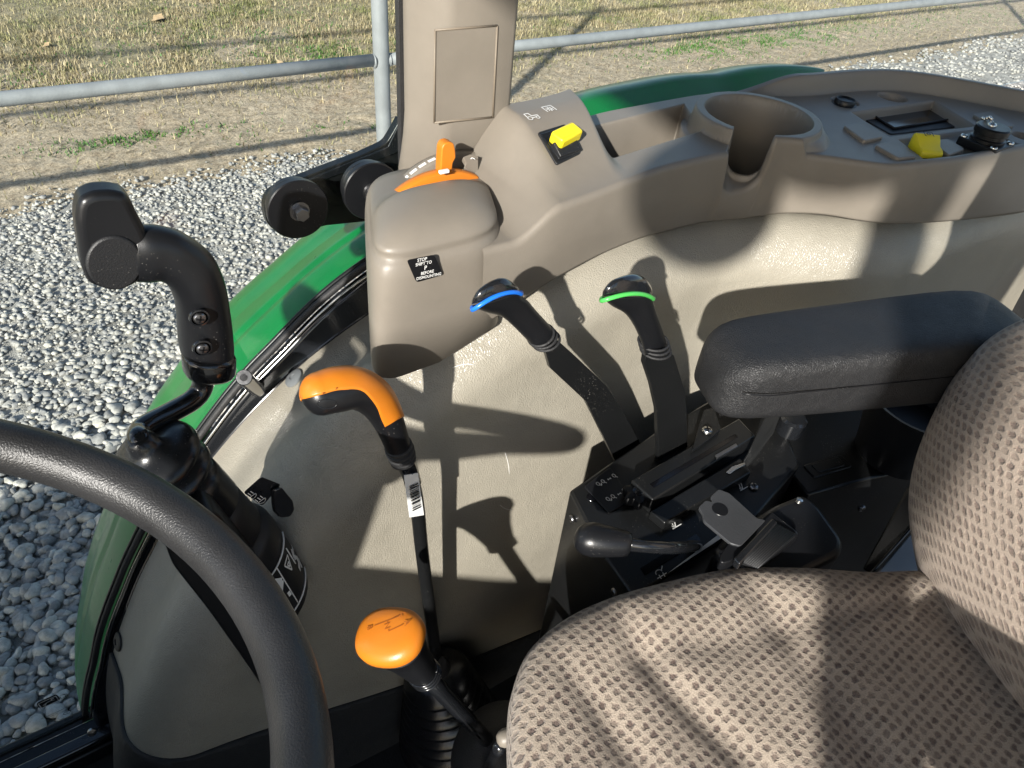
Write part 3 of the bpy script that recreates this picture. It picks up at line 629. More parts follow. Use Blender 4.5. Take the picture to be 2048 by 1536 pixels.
for t in np.linspace(.06, 1, 16):
    s = math.cos(t*math.pi/2)**.80 if t < 1 else 0; rg = sup(DC[0], DC[1]-.036*smooth(0, .2, t)+.008*t, .0632*max(s, .001), (.079-.033*smooth(0, .2, t))*max(s, .001), 4.4-2.2*t, 1.6805+.027*math.sin(t*math.pi/2)**.9); rg[:, 0] += .42*(rg[:, 1]-.545); Rg.append(rg)
rings(Rg, 'tan', 'throttle_dome', con)
# slotted rim of the throttle wheel behind the dome
AX = A3(.345, .60, 1.610)
def arc_y(R, y, a0, a1, n): return [AX*A3(1, 0, 1)+A3(0, y, 0)+A3(-R*math.cos(rad(a)), 0, R*math.sin(rad(a))) for a in np.linspace(a0, a1, n)]
G = []
for a in np.linspace(36, 120, 50):
    c = A3(-math.cos(rad(a)), 0, math.sin(rad(a))); o = A3(AX[0], 0, AX[2])
    G.append([o+c*R+A3(0, y, 0) for R, y in ((.060, .592), (.0885, .593), (.0905, .5945), (.0915, .598), (.0910, .604), (.087, .612), (.06, .616))])
grid('slot_rim', np.array(G), 'tan', con)
for a in np.linspace(40, 95, 9):
    c = A3(-math.cos(rad(a)), 0, math.sin(rad(a))); tdir = A3(math.sin(rad(a)), 0, math.cos(rad(a)))
    if a < 80: plate('scale_mark', [AX*A3(1, 0, 1)+c*.0918+A3(0, y, 0)+tdir*s for y, s in ((.5960, -.0040), (.5960, .0040), (.5995, .0040), (.5995, -.0040))], c, .0006, 'white', con, bevel=0)
cap = [oy(x, y, .575) for x, y in ((926, 318), (940, 312), (957, 316), (957, 345), (948, 350), (928, 340), (932, 330))]
plate('slot_cap', [p+A3(0, 0, .002) for p in cap], (0, -.55, .83), .006, 'tan', con, bevel=.0008)
strokes('cap_mark', [[(0, 0), (.002, .001), (.004, -.001)]], .0009, oy(941, 326, .57)+A3(0, 0, .004), (1, 0, 0), (0, .83, .55), 'white', con)
# orange hand throttle : toothed quadrant disc and tab
thr = thing('throttle_lever', AX, 'orange hand throttle tab standing in the slot of the console dome', 'throttle lever')
G = []
for a in np.linspace(52, 120, 40):
    c = A3(-math.cos(rad(a)), 0, math.sin(rad(a))); o = A3(AX[0]-.032, 0, AX[2]+.005)
    G.append([o+c*R+A3(0, y, 0) for R, y in ((.05, .563), (.0835, .564), (.0846, .565), (.0850, .570), (.0846, .575), (.0835, .576), (.05, .577))])
grid('quadrant_disc', np.array(G), 'orange', thr)
tb = [oy(x, y, .570) for x, y in ((876, 345), (877, 320), (879, 292), (884, 283), (894, 280), (903, 283), (906, 297), (907, 312), (901, 322), (899, 347))]
plate('thumb_tab', rpoly([p-A3(0, .005, 0) for p in tb], .002), (0, -1, 0), .011, 'orange', thr, bevel=.0022, seg=3)
box('tab_notch', oy(888, 343, .557), .010, .004, .003, 'white', thr, bevel=.0005)

# warning sticker
yS = .4585
sp = [oy(x, y, yS) for x, y in ((814, 521), (869, 510), (886, 550), (833, 565))]
stk = plate('warning_sticker', rpoly(sp, .003), (0, -1, 0), .0008, 'black', con, bevel=0, label=None) if False else plate('warning_sticker', rpoly(sp, .003), (0, -1, 0), .0008, 'black', con, bevel=0)
stk['label'] = 'black sticker with white parking warning text'
sex = unit(sp[1]-sp[0]); sey = unit(sp[0]-sp[3]); sey = unit(sey-sex*(sey@sex)*.55)
mid = sum(sp)/4
def srow(v, t, s):
    o = mid+(sp[0]-sp[3])*(v/.0270+.05); s = s*np.linalg.norm(sp[0]-sp[3])/.0290
    text('sticker_text', t, o-A3(0, .0006, 0), sex, sey, s, 'white', stk, lift=.0003, bold=.012, sx=.86)
srow(.0098, 'STOP', .0050); srow(.0052, 'SHIFT TO', .0048); srow(-.0002, 'P', .0066); srow(-.0058, 'BEFORE', .0048); srow(-.0106, 'DISMOUNTING', .0046)
uo = mid+(sp[0]-sp[3])*(.0070/.0270+.05)-A3(0, .0006, 0)
strokes('underline', [[(-.0045, 0), (.0045, 0)]], .0003, uo, sex, sey, 'white', stk)

# rocker switch for the PTO, with pictograms
def on_top(x, y):            # sight line met with the console top
    z = 1.74
    for _ in range(30):
        p = oz(x, y, z); z = .5*z+.5*float(Hf(np.array([p[0]]), np.array([p[1]]))[0])
    return p
bz = [on_top(x, y) for x, y in ((1074, 267), (1129, 250), (1161, 308), (1112, 332))]
bn = unit(np.cross(bz[1]-bz[0], bz[3]-bz[0])); bn = bn if bn[2] > 0 else -bn
sw = plate('switch_bezel', rpoly([p+bn*.002 for p in bz], .003), bn, .012, 'black_matte', con, bevel=.001)
bc = sum(bz)/4; bex = unit(bz[1]-bz[0]); bey = unit(bz[0]-bz[3]); bey = unit(bey-bex*(bey@bex))
wdt = np.linalg.norm(bz[1]-bz[0]); hgt = np.linalg.norm(bz[0]-bz[3])
box('rocker_well', bc+bn*.0012+bey*(-.000)*hgt, wdt*.80, hgt*.80, .003, 'black_gloss', sw, ex=bex, ey=bey, bevel=.001)
rk = box('rocker_lower', bc+bn*.004-bey*hgt*.20, wdt*.78, hgt*.38, .007, 'black_matte', sw, ex=bex, ey=unit(bey+bn*.25), bevel=.001)
ky = box('yellow_rocker', bc+bn*.0095+bex*wdt*.10+bey*hgt*.02, wdt*.86, hgt*.40, .013, 'yellow', sw, ex=unit(bex+bey*.12), ey=unit(bey-bn*.15), bevel=.003, seg=3)
ky['label'] = 'yellow power take-off rocker'
o1 = on_top(1066, 233); o2 = on_top(1098, 218)
def onsurf(x, y):
    a, b, c = on_top(x, y), on_top(x+9, y-2), on_top(x+2, y-9); ex = unit(b-a); ey = unit(c-a); return a, ex, unit(ey-ex*(ey@ex))
a, ex, ey = onsurf(1064, 235)
strokes('tractor_symbol', [circ(-.004, -.002, .0026, 14), circ(.005, -.003, .0020, 12), [(-.006, .001), (-.006, .006), (-.001, .006), (.000, .001), (.007, .001), (.007, -.001)], [(-.001, -.002), (.003, -.002)]], .0011, a, ex, ey, 'white', con, lift=.0012)
a, ex, ey = onsurf(1099, 220)
strokes('shaft_symbol', [[(-.006, -.004), (-.006, .006), (.006, .006), (.006, -.004)], circ(0, 0, .0018, 10)]+[[(.0026*math.cos(t), .0026*math.sin(t)), (.0042*math.cos(t), .0042*math.sin(t))] for t in np.linspace(0, 5.5, 8)], .0011, a, ex, ey, 'white', con, lift=.0012)

# rear switch panel
ZP = 1.700
def flat(x, y, z=ZP): return oz(x, y, z)
def quad(px, z=ZP): return np.array([flat(x, y, z) for x, y in px])
for q in (((1687, 250), (1722, 246), (1768, 273), (1729, 281)), ((1750, 289), (1784, 281), (1835, 312), (1797, 316)), ((1862, 281), (1897, 277), (1930, 298), (1898, 310)), ((1946, 228), (1981, 222), (2030, 251), (1994, 257))):
    plate('blank_cover', rpoly(quad(q, ZP+.004), .004), (0, 0, 1), .008, 'tan', con, bevel=.0015)
c = flat(1690, 203, ZP+.003)
bt = lathe('round_plug', c-A3(0, 0, .009), (0, 0, 1), [(.0165, 0), (.0165, .006), (.0135, .0065), (.0135, .010), (.0120, .0125), (.0105, .0105), (0, .0105)], 'black', con, seg=36)
c = flat(1785, 194, ZP-.010)
ls = lathe('power_socket', c, (0, 0, 1), [(.017, 0), (.016, .004), (.011, .0045), (.0095, .001), (.006, .001), (.005, .006), (.002, .006), (0, .005)], 'black_gloss', con, seg=32)
qd = quad(((1712, 229), (1866, 206), (1940, 250), (1782, 268)), ZP-.0125); fr_ = plate('display_frame', rpoly(qd, .004), (0, 0, 1), .004, 'black_matte', con, bevel=.001)
qi = quad(((1749, 234), (1857, 217), (1899, 240), (1788, 258)), ZP-.0115); ci = qi.mean(0)
G = np.array([[*qi, qi[0]], [*(qi*.9+ci*.1-A3(0, 0, .0)), qi[0]*.9+ci*.1]])
plate('display_window', rpoly(qi, .002), (0, 0, 1), .003, 'screen', fr_, bevel=.0006)
for i in range(4): tube('window_lip', [qi[i]+A3(0, 0, .001), qi[(i+1) % 4]+A3(0, 0, .001)], .0014, 'black_matte', fr_, n=3, seg=8)
em = flat(1893, 229, ZP-.0115); eex = unit(qi[1]-qi[0]); eey = np.cross(A3(0, 0, 1), eex)
strokes('oval_emblem', [circ(0, 0, .0085, 22, ry=.0048), circ(-.001, 0, .0055, 14, 20, 190, ry=.0022), circ(.001, -.001, .0055, 14, 200, 370, ry=.0022)], .0010, em, eex, eey, 'white', fr_, lift=.0008)
# yellow warning-lamp style knob: a saddle-shaped rocker
yk0 = quad(((1818, 293), (1862, 283), (1880, 308), (1848, 316)), ZP); R_ = []
la = (yk0[0]+yk0[1])/2; lb = (yk0[2]+yk0[3])/2; ydir = unit(lb-la); ys_ = unit(np.cross(A3(0, 0, 1), ydir)); ln = np.linalg.norm(lb-la)
for t, h, ww in ((-.02, .002, .010), (0, .010, .0135), (.08, .0165, .0145), (.2, .019, .0145), (.4, .0155, .0135), (.6, .011, .0125), (.85, .0095, .0125), (.97, .007, .0125), (1.0, .002, .0115)):
    p = la+ydir*ln*t-A3(0, 0, .004); R_.append([p-ys_*ww, p-ys_*ww+A3(0, 0, h), p+ys_*ww+A3(0, 0, h), p+ys_*ww])
yk = rings(R_, 'yellow', 'yellow_control_knob', con, bevel=.0025, seg=3); yk['label'] = 'yellow saddle-shaped knob with a printed square symbol'
pk = la+ydir*ln*.22+A3(0, 0, .0158); 
strokes('knob_symbol', [[(-.005, -.004), (-.005, .004), (.005, .004), (.005, -.004)], circ(0, 0, .002, 12), [(.004, -.0045), (.0046, -.0045)]], .0011, pk, unit(-ys_), unit(-ydir+A3(0, 0, .2)), 'black', yk, lift=.0006)
pw_ = la+ydir*ln*.74+A3(0, 0, .0064); strokes('knob_window', [['fill', [(-.0065, -.004), (.0065, -.004), (.0065, .004), (-.0065, .004)]]], .001, pw_, unit(-ys_), unit(-ydir+A3(0, 0, .1)), 'grey', yk, lift=.0009)
# round electrical connector with chained cap
cn = thing('electric_connector', flat(1968, 292), 'black round electrical connector with chained cap on the rear of the console', 'connector')
cc0 = flat(1968, 291)
plate('flange', rpoly([cc0+A3(a, b, .007) for a, b in ((-.024, -.024), (.024, -.024), (.024, .024), (-.024, .024))], .006), (0, 0, 1), .010, 'black', cn, bevel=.001)
bd = lathe('socket_body', cc0+A3(0, 0, .006), (0, 0, 1), [(.0195, 0), (.0195, .004), (.0175, .005), (.0175, .009), (.0195, .010), (.0195, .0165), (.0180, .018), (0, .018)], 'black', cn, seg=40)
for a, b in product((-1, 1), (-1, 1)): screw(cc0+A3(a*.0190, b*.0190, .007), (0, 0, 1), .0042, cn)
tp = cc0+A3(0, 0, .024); screw(tp+A3(-.002, .002, 0), (0, 0, 1), .0052, bd, name='cap_screw')
for i in range(6):
    q = tp+A3(.002+.0045*i*.5, .006+.004*i*.8, .002+.003*math.sin(i)); lathe('chain_link', q, (0, .3, 1), [(0, -.0022), (.0018, -.0014), (.0023, 0), (.0018, .0014), (0, .0022)], 'chrome', bd, seg=10)

# ================================================================== dashboard cowl, steering wheel
dash = thing('dashboard', (-.55, .05, .9), 'black dashboard cowl ahead of the steering wheel', 'dashboard')
rings([[(x, y, z) for y, z in ((-.30, .9), (-.30, 1.45), (-.22, 1.60+dz), (.05, 1.65+dz), (.30, 1.60+dz), (.44, 1.48), (.57, 1.36), (.58, .9))] for x, dz in ((-.78, -.04), (-.60, .02), (-.45, .02), (-.36, -.03))], 'black_matte', 'cowl_shell', dash, bevel=.01)  # unseen cowl, made taller and wider to shade the wheel housing trim
TW = rad(24); WN = A3(math.sin(TW), 0, math.cos(TW)); WC = A3(-.148, .214, 1.714); WR = .19
wa = A3(0, 1, 0); wb = np.cross(WN, wa)
wheel = thing('steering_wheel', WC-WN*.06, 'black rubber rimmed steering wheel in the lower left corner', 'steering wheel')
Rg = []
for t in np.linspace(0, 2*np.pi, 120, endpoint=False):
    d = wa*math.cos(t)+wb*math.sin(t); c = WC+d*WR
    Rg.append([c+(d*math.cos(q)*.0142+WN*math.sin(q)*.0155)*(1-.06*math.exp(-((q-4.7)/.35)**2)) for q in np.linspace(0, 2*np.pi, 22, endpoint=False)])
Rg.append(Rg[0])
rings(Rg, 'wheel_rubber', 'rim', wheel, cap=False)
lathe('hub', WC-WN*.075, WN, [(0, 0), (.05, 0), (.062, .02), (.06, .045), (.045, .058), (0, .06)], 'black', wheel, seg=36)
for a in (180, 235, 125):
    d = wa*math.cos(rad(a))+wb*math.sin(rad(a)); s = np.cross(WN, d)
    rings([[WC+d*r+WN*h+s*ww*q+WN*.006*k for q, k in ((-1, -1), (1, -1), (1, 1), (-1, 1))] for r, h, ww in ((.04, -.04, .022), (.10, -.03, .017), (.15, -.014, .015), (.183, -.002, .014))], 'black', 'spoke', wheel, bevel=.003)
tube('column', [WC-WN*.07, WC-WN*.30, WC-WN*.45+A3(-.05, 0, 0)], [.045, .055, .07], 'black_matte', wheel, n=12, seg=24)

# ================================================================== generic loft between two traced outlines on a real plane
def secs(name, pairs, fn, nrm, ratio, mat, parent, dmax=9, seg=22, power=2.3, sub=0, n=0, arc=None, off=0):
    nrm = unit(nrm); P_ = np.array([[fn(*a), fn(*b)] for a, b in pairs])
    if n: P_ = np.dstack([crom(P_[:, 0], n), crom(P_[:, 1], n)]).transpose(0, 2, 1)
    th = np.linspace(0, 2*np.pi, seg, endpoint=False) if arc is None else np.linspace(*arc, seg); R = []
    rr = ratio if hasattr(ratio, '__len__') else [ratio]*len(P_)
    if len(rr) != len(P_): rr = np.interp(np.linspace(0, 1, len(P_)), np.linspace(0, 1, len(rr)), rr)
    for (a, b), q in zip(P_, rr):
        c = (a+b)/2+nrm*off; h = (b-a)/2; d = min(np.linalg.norm(h)*q, dmax)
        cs = np.sign(np.cos(th))*np.abs(np.cos(th))**(2/power); sn = np.sign(np.sin(th))*np.abs(np.sin(th))**(2/power)
        R.append(c+np.outer(cs, h)+np.outer(sn, nrm*d))
    return rings(R, mat, name, parent, closed=arc is None, cap=arc is None)
FRONT = A3(0, -1, 0)

# ================================================================== shuttle lever with hand grip, and its combination switch column
YR = .50
rev = thing('shuttle_lever', oy(330, 905, .46), 'black hand grip with thumb paddle on a bent rod, beside the steering wheel', 'lever')
f5 = lambda x, y: oy(x, y, YR)
f46 = lambda x, y: oy(x, y, .455)
secs('grip', [((270, 560), (262, 462)), ((300, 560), (292, 453)), ((319, 558), (330, 456)), ((334, 568), (373, 471)), ((345, 590), (424, 510)), ((352, 616), (448, 561)), ((355, 650), (459, 623)), ((357, 680), (464, 665)), ((360, 700), (466, 694)), ((363, 708), (465, 703)), ((372, 712), (458, 708))], f5, FRONT, [.62, .7, .75, .8, .85, .9, .9, .9, .9, .85, .8], 'black', rev, seg=28, n=48)
pp = [(155, 416), (162, 399), (186, 387), (225, 385), (252, 391), (264, 405), (276, 432), (291, 459), (303, 490), (303, 540), (288, 561), (264, 577), (233, 584), (202, 580), (176, 569), (164, 537), (159, 498), (152, 444)]
pd = plate('thumb_paddle', rpoly([oy(x, y, .4905) for x, y in pp], .004), FRONT, .022, 'black', rev, bevel=.0055, seg=4)
pc = oy(229, 526, .489); plate('paddle_button', [oy(229+57*math.cos(a), 527+54*math.sin(a), .4885) for a in np.linspace(0, 2*np.pi, 40, endpoint=False)], FRONT, .006, 'black_matte', pd, bevel=.0015)
for (x, y) in ((399, 636), (405, 697)):
    c = oy(x, y, YR-.0225); lathe('screw_well', c+A3(0, .0015, 0), FRONT, [(.0075, 0), (.0072, .0018), (.0060, .0020), (.0056, 0), (0, 0)], 'black_gloss', rev, seg=22); screw(c+A3(0, .0005, 0), FRONT, .0048, rev, 'steel')
secs('collar', [((374, 704), (460, 702)), ((366, 712), (468, 707)), ((364, 716), (470, 711)), ((366, 742), (470, 735)), ((370, 748), (466, 742)), ((385, 752), (452, 748))], f5, FRONT, .92, 'black_gloss', rev, seg=28)
tube('bent_rod', [oy(407, 745, .50), oy(404, 775, .50), oy(385, 800, .495), oy(340, 826, .485), oy(298, 848, .475), oy(280, 864, .468), f46(281, 880), f46(300, 903)], .0088, 'black_gloss', rev, n=50, seg=18)
f46 = lambda x, y: oy(x, y, .455)
q_ = np.array([.74, -.67])
def col_secs(L): return [((c[0]-q_[0]*h, c[1]-q_[1]*h), (c[0]+q_[0]*h, c[1]+q_[1]*h)) for *c, h in L]
bo_ = f46(300, 903); ba_ = unit(f46(470, 1075)-bo_)
lathe('rubber_boot', bo_, ba_, [(0, -.021), (.006, -.0205), (.0098, -.018), (.0118, -.012), (.0135, -.006), (.022, -.003), (.031, .001), (.0350, .006), (.0355, .010), (.031, .0155), (.024, .0185), (.029, .022), (.0335, .0265), (.0340, .031), (.029, .0365), (.0235, .039), (.027, .042), (.0310, .046), (.0315, .055), (.0315, .085)], 'black_satin', rev, seg=40, angle=75)
cs_ = thing('switch_column', oy(540, 1180, .43), 'black cylindrical lighting and turn signal switch with white printed arrows', 'switch')
body_s = [(408, 1000, 66), (440, 1036, 67), (466, 1066, 68), (470, 1071, 66), (473, 1075, 76), (480, 1082, 79), (497, 1104, 80), (499, 1106, 78), (502, 1110, 78), (520, 1138, 79), (545, 1180, 80), (552, 1192, 78), (556, 1198, 66)]
secs('switch_barrel', col_secs(body_s), f46, FRONT, .95, 'black_matte', cs_, seg=36, power=2)
# prints that lie on the barrel surface
def barrel(c, h, ang, lift=.0007):
    a = f46(c[0]-q_[0]*h, c[1]-q_[1]*h); b = f46(c[0]+q_[0]*h, c[1]+q_[1]*h); m = (a+b)/2; hv = (b-a)/2; r_ = np.linalg.norm(hv)
    k = 1+lift/r_; return m+hv*math.cos(rad(ang))*k+FRONT*math.sin(rad(ang))*r_*.95*k
def axpt(t): return (502+(545-502)*t, 1110+(1180-1110)*t)
for t in (0.0, 1.0):
    tube('white_ring', [barrel(axpt(t), 79.5, a) for a in np.linspace(8, 165, 30)], .0009, 'white', cs_, n=60, seg=6)
for a0, t0, t1 in ((62, .02, .98), (28, .12, .55)):
    tube('white_line', [barrel(axpt(t), 79.5, a0) for t in np.linspace(t0, t1, 6)], .0006, 'white', cs_, n=8, seg=6)
def barrel_print(nm, lines, t0, a0, sc_, wd):
    V = []; Fc = []
    for ln in lines:
        for (x0, y0), (x1, y1) in zip(ln[:-1], ln[1:]):
            d = np.array([x1-x0, y1-y0], float); d /= np.linalg.norm(d)+1e-9; s = np.array([-d[1], d[0]])*wd/2; b = len(V)
            for c in (np.array([x0, y0])-s, np.array([x1, y1])-s, np.array([x1, y1])+s, np.array([x0, y0])+s): V.append(barrel(axpt(t0+c[1]*sc_), 79.5, a0+c[0]*sc_*62, .0009))
            Fc.append((b, b+1, b+2, b+3))
    mk(nm, V, Fc, 'white', cs_, smooth=False)
barrel_print('hazard_symbol', [[(-1, -1), (1, -1), (0, 1), (-1, -1)], [(-.3, -.4), (.4, -.4), (0, .3), (-.3, -.4)]], .32, 42, .13, .25)
barrel_print('turn_arrow', [[(-.8, .3), (.8, .3)], [(.2, 1.0), (1.0, .3), (.2, -.4)], [(-.8, 0), (-.8, .6)]], .42, 14, .16, .55)
barrel_print('turn_arrow', [[(-.8, 0), (.8, 0)], [(-.2, .8), (-1.0, 0), (-.2, -.8)]], .72, 20, .16, .7)
barrel_print('signal_arrow', [[(-1.6, 0), (1.4, 0)], [(-.7, .8), (-1.6, 0), (-.7, -.8)], [(.2, -.5), (.2, .5)], [(.9, -.4), (.9, .4)]], .30, 84, .19, .55)
barrel_print('signal_arrow', [[(-1.4, 0), (1.6, 0)], [(.7, .8), (1.6, 0), (.7, -.8)], [(-.4, -.5), (-.4, .5)]], .66, 80, .19, .55)
# headlamp lever strap
sw1 = [oy(x, y, .43) for x, y in ((486, 985), (522, 953), (562, 969), (525, 1012))]
st1 = plate('lamp_lever', rpoly(sw1, .003), (-.2, -.6, .75), .004, 'black_gloss', cs_, bevel=.001)
sw2 = [oy(x, y, .43)+A3(.0, -.004, 0) for x, y in ((545, 975), (561, 968), (584, 996), (587, 1014), (578, 1028), (560, 1030), (548, 1018), (545, 1000))]
plate('lamp_lever_tip', rpoly(sw2, .003), (.5, -.8, .2), .004, 'black_gloss', st1, bevel=.001)
sn = unit(np.cross(sw1[1]-sw1[0], sw1[3]-sw1[0])); sn = sn if sn@(CAM-sw1[0]) > 0 else -sn
lex = unit(sw1[3]-sw1[0]); ley = unit(np.cross(sn, lex))
for (x, y) in ((500, 984), (519, 993)):
    strokes('lamp_symbol', [circ(0, 0, .0036, 14, -90, 90)+[(0, -.0036)], [(-.0015, .0026), (-.0055, .0026)], [(-.0015, 0), (-.0055, 0)], [(-.0015, -.0026), (-.0055, -.0026)]], .0007, oy(x, y, .43)+sn*.004, lex, ley, 'white', st1, lift=.001)
# black support cowl below the wheel
sup_ = plate('column_cowl', rpoly([oy(x, y, .405) for x, y in ((322, 1066), (345, 1130), (420, 1225), (505, 1345), (560, 1432), (610, 1440), (600, 1280), (520, 1130), (430, 1020))], .01), (0, -1, 0), .05, 'black', cs_, bevel=.008, seg=3)

# ================================================================== orange pistol-grip lever
YO_ = .40
fo = lambda x, y: oy(x, y, YO_)
ol = thing('range_lever', fo(880, 1330), 'tall black lever with orange and black curved pistol grip and barcode tag', 'lever')
gp_ = [fo(800, 905), fo(786, 865), fo(768, 825), (fo(745, 795)), fo(712, 778), fo(675, 780), fo(640, 789)]
gr_ = [.0112, .0122, .0140, .0158, .0166, .0174, .0164]
onrm = unit(rt*.8+up*.6)
tube('grip', gp_, gr_, 'black', ol, n=40, seg=26, seen=True, ratio=.95, round_end=(0, .85))
oc = tube('grip_cover', gp_, [r*1.035 for r in gr_], 'orange', ol, n=40, seg=26, seen=True, ratio=.95, round_end=(0, .85), arc=(rad(-95), rad(95)))
# cut the cover where it tapers off along the neck
bm = bmesh.new(); bm.from_mesh(oc.data); pc_ = fo(800, 838); pn_ = unit(up*.9-rt*.55)
bmesh.ops.bisect_plane(bm, geom=bm.verts[:]+bm.edges[:]+bm.faces[:], plane_co=Vector(pc_), plane_no=Vector(pn_), clear_inner=True); bm.to_mesh(oc.data); bm.free()
md = oc.modifiers.new('s', 'SOLIDIFY'); md.thickness = .0012; md.offset = 0
def ell(cx, cy, a, b, n=28, rot=0): return [(cx+a*math.cos(t)*math.cos(rot)-b*math.sin(t)*math.sin(rot), cy+a*math.cos(t)*math.sin(rot)+b*math.sin(t)*math.cos(rot)) for t in np.linspace(0, 2*np.pi, n)]
traced('button_outline', oc, ell(654, 771, 20, 17), .00035, 'orange_dark', oc)
traced('button_outline', [o for o in ol.children if o.name.startswith('grip') and 'cover' not in o.name][0], ell(654, 808, 19, 9), .0004, 'black_gloss', ol)
ax_ = unit(fo(800, 905)-fo(786, 865))
for k, (d, r) in enumerate(((0, .0125), (.006, .0130), (.012, .0128), (.018, .0120))):
    lathe('bellows_ring', fo(797, 893)+ax_*d, ax_, [(r-.002, -.0028), (r, -.0015), (r, .0015), (r-.002, .0028)], 'rubber', ol, seg=26)
tube('neck', [fo(803, 908), fo(817, 938), fo(826, 965)], [.0095, .0085, .0080], 'black_gloss', ol, n=12, seg=16)
tube('shaft', [fo(822, 955), fo(834, 1010), fo(846, 1120), fo(872, 1312)], [.0078, .0074, .0074, .0080], 'black_steel', ol, n=20, seg=14, ratio=.8)
tagp = [oy(x, y, YO_-.0085) for x, y in ((808, 951), (836, 946), (848, 1030), (819, 1035))]
tg = plate('barcode_tag', tagp, FRONT, .0005, 'white', ol, bevel=0); tg['label'] = 'white paper barcode tag wrapped round the shaft'
tey = unit(tagp[0]-tagp[3]); tex = unit(tagp[1]-tagp[0]); tex = unit(tex-tey*(tex@tey)); tw_ = np.linalg.norm(tagp[1]-tagp[0]); t0_ = tagp[3]
hh_ = np.linalg.norm(tagp[0]-tagp[3]); yb = .0; bars = []
y_ = hh_*.14
while y_ < hh_*.72:
    ww = random.choice((.0006, .0010, .0017)); bars.append(['fill', [(tw_*.22, y_), (tw_*.85, y_), (tw_*.85, y_+ww), (tw_*.22, y_+ww)]]); y_ += ww+random.choice((.0007, .0011, .0016))
strokes('barcode', bars, .001, t0_+FRONT*.0006, tex, unit(tey-tex*(tey@tex)), 'black', tg, lift=.0004) if False else strokes('barcode', bars, .001, t0_+FRONT*.0012, tex, tey, 'black', tg, lift=.0002)
zb_ = fo(886, 1352); lathe('floor_bellows', (zb_[0]+.01, zb_[1]-.02, .905), (-.12, .1, 1), [q for k in range(9) for q in ((.072-.0042*k, .020*k), (.080-.0042*k, .020*k+.006), (.079-.0042*k, .020*k+.012))]+[(.03, .185), (.012, .19)], 'black_satin', ol, seg=40, angle=80)
lathe('floor_grommet', fo(874, 1335), unit(fo(846, 1120)-fo(872, 1312)), [(.022, -.012), (.016, .006), (.0125, .012), (.009, .013)], 'rubber', ol, seg=24)

# ================================================================== gear lever with orange mushroom knob
gl = thing('gear_lever', oz(985, 1492, 1.14), 'low gear lever with flat orange mushroom knob marked A B C N', 'gear lever')
kt = oz(777, 1270, 1.435); kb = oz(985, 1492, 1.15); kx = unit(kt-kb); ka = unit(rt-kx*(rt@kx)); kbv = np.cross(kx, ka)
kb2 = unit(kbv)
def oval(c, a, b, ang=-.18, p=2.3):
    th = np.linspace(0, 2*np.pi, 40, endpoint=False); ca, sa = math.cos(ang), math.sin(ang); e1 = ka*ca+kb2*sa; e2 = -ka*sa+kb2*ca
    return c+np.outer(np.sign(np.cos(th))*np.abs(np.cos(th))**(2/p)*a, e1)+np.outer(np.sign(np.sin(th))*np.abs(np.sin(th))**(2/p)*b, e2)
S_ = 1.0
rings([oval(kt+kx*h, a, b) for h, a, b in ((-.015, .022, .016), (-.012, .028, .022), (-.007, .0310, .0255), (-.001, .0310, .0255), (.003, .0290, .0238), (.006, .024, .0190), (.0076, .015, .012), (.0080, .0005, .0005))], 'orange', 'knob', gl)
km = -ka*.003-kb2*.002*0
kex = unit(-ka*.96-kb2*.28*0+ -kb2*.0); 
to = kt+kx*.0081
# engraved gate pattern on the knob
gx = unit(-ka+kb2*.22) ; gy = np.cross(kx, gx)
sgn = 1 if (gy@up) < 0 else -1
gy = gy*1.0
def gpos(x, y): return to+rt_k*x+up_k*y
rt_k = unit(rt-kx*(rt@kx)); up_k = np.cross(kx, rt_k); up_k = up_k if up_k@up > 0 else -up_k
gs = [[(-.010, .006), (.012, .0115)], [(.0015, .0082), (.0015, .0065)], [(.004, -.0005), (.016, .0035)], [(.004, -.0005), (.0035, .001)]]
kn = [o for o in gl.children if o.name.startswith('knob')][0]
strokes('gate_lines', gs, .0008, to-kx*.0004, rt_k, up_k, 'orange_dark', kn, lift=.0006)
for ch, x, y, rot in (('B', -.0145, .0045, 1), ('C', .0150, .0125, 1), ('N', .0015, .0040, 1), ('A', .0195, .0045, 1)):
    e1 = unit(up_k*.97+rt_k*.0); text('gate_letter', ch, to-kx*.0004+rt_k*x+up_k*y, -up_k+rt_k*.25, rt_k+up_k*.25, .0075, 'orange_dark', kn, lift=.0008)
rings([oval(kt+kx*h, a, b) for h, a, b in ((-.012, .028, .024), (-.020, .0245, .021), (-.045, .019, .017), (-.075, .0150, .0140), (-.080, .0140, .0135))], 'black', 'stem', gl)
for k in range(3): tube('stem_ring', [oval(kt-kx*(.0815+.0045*k), .0140, .0138, p=2)[i % 40] for i in range(0, 41, 2)], .0016, 'black_gloss', gl, n=60, seg=8)
tube('rod', [kt-kx*.08, kb], .0085, 'black_gloss', gl, n=6, seg=16)
lathe('boot', kb-kx*.02, kx, [(.07, -.04), (.06, -.02), (.062, -.012), (.048, 0), (.050, .008), (.036, .018), (.038, .026), (.024, .036), (.012, .045), (.008, .046)], 'rubber', gl, seg=36)
bk = thing('seat_adjust_knob', oz(1010, 1478, 1.30), 'small beige knob poking out beside the seat cushion front', 'knob')
secs('knob_body', [((1075, 1440), (1085, 1490)), ((1030, 1452), (1036, 1490)), ((1004, 1458), (1010, 1495)), ((996, 1464), (1001, 1493)), ((992, 1472), (995, 1486))], lambda x, y: oz(x, y, 1.33), (0, 0, 1), 1, 'tan', bk, power=2)
tube('knob_stalk', [oz(1000, 1492, 1.32), oz(985, 1520, 1.22), oz(970, 1545, 1.15)], .006, 'black_gloss', bk, n=8, seg=12)

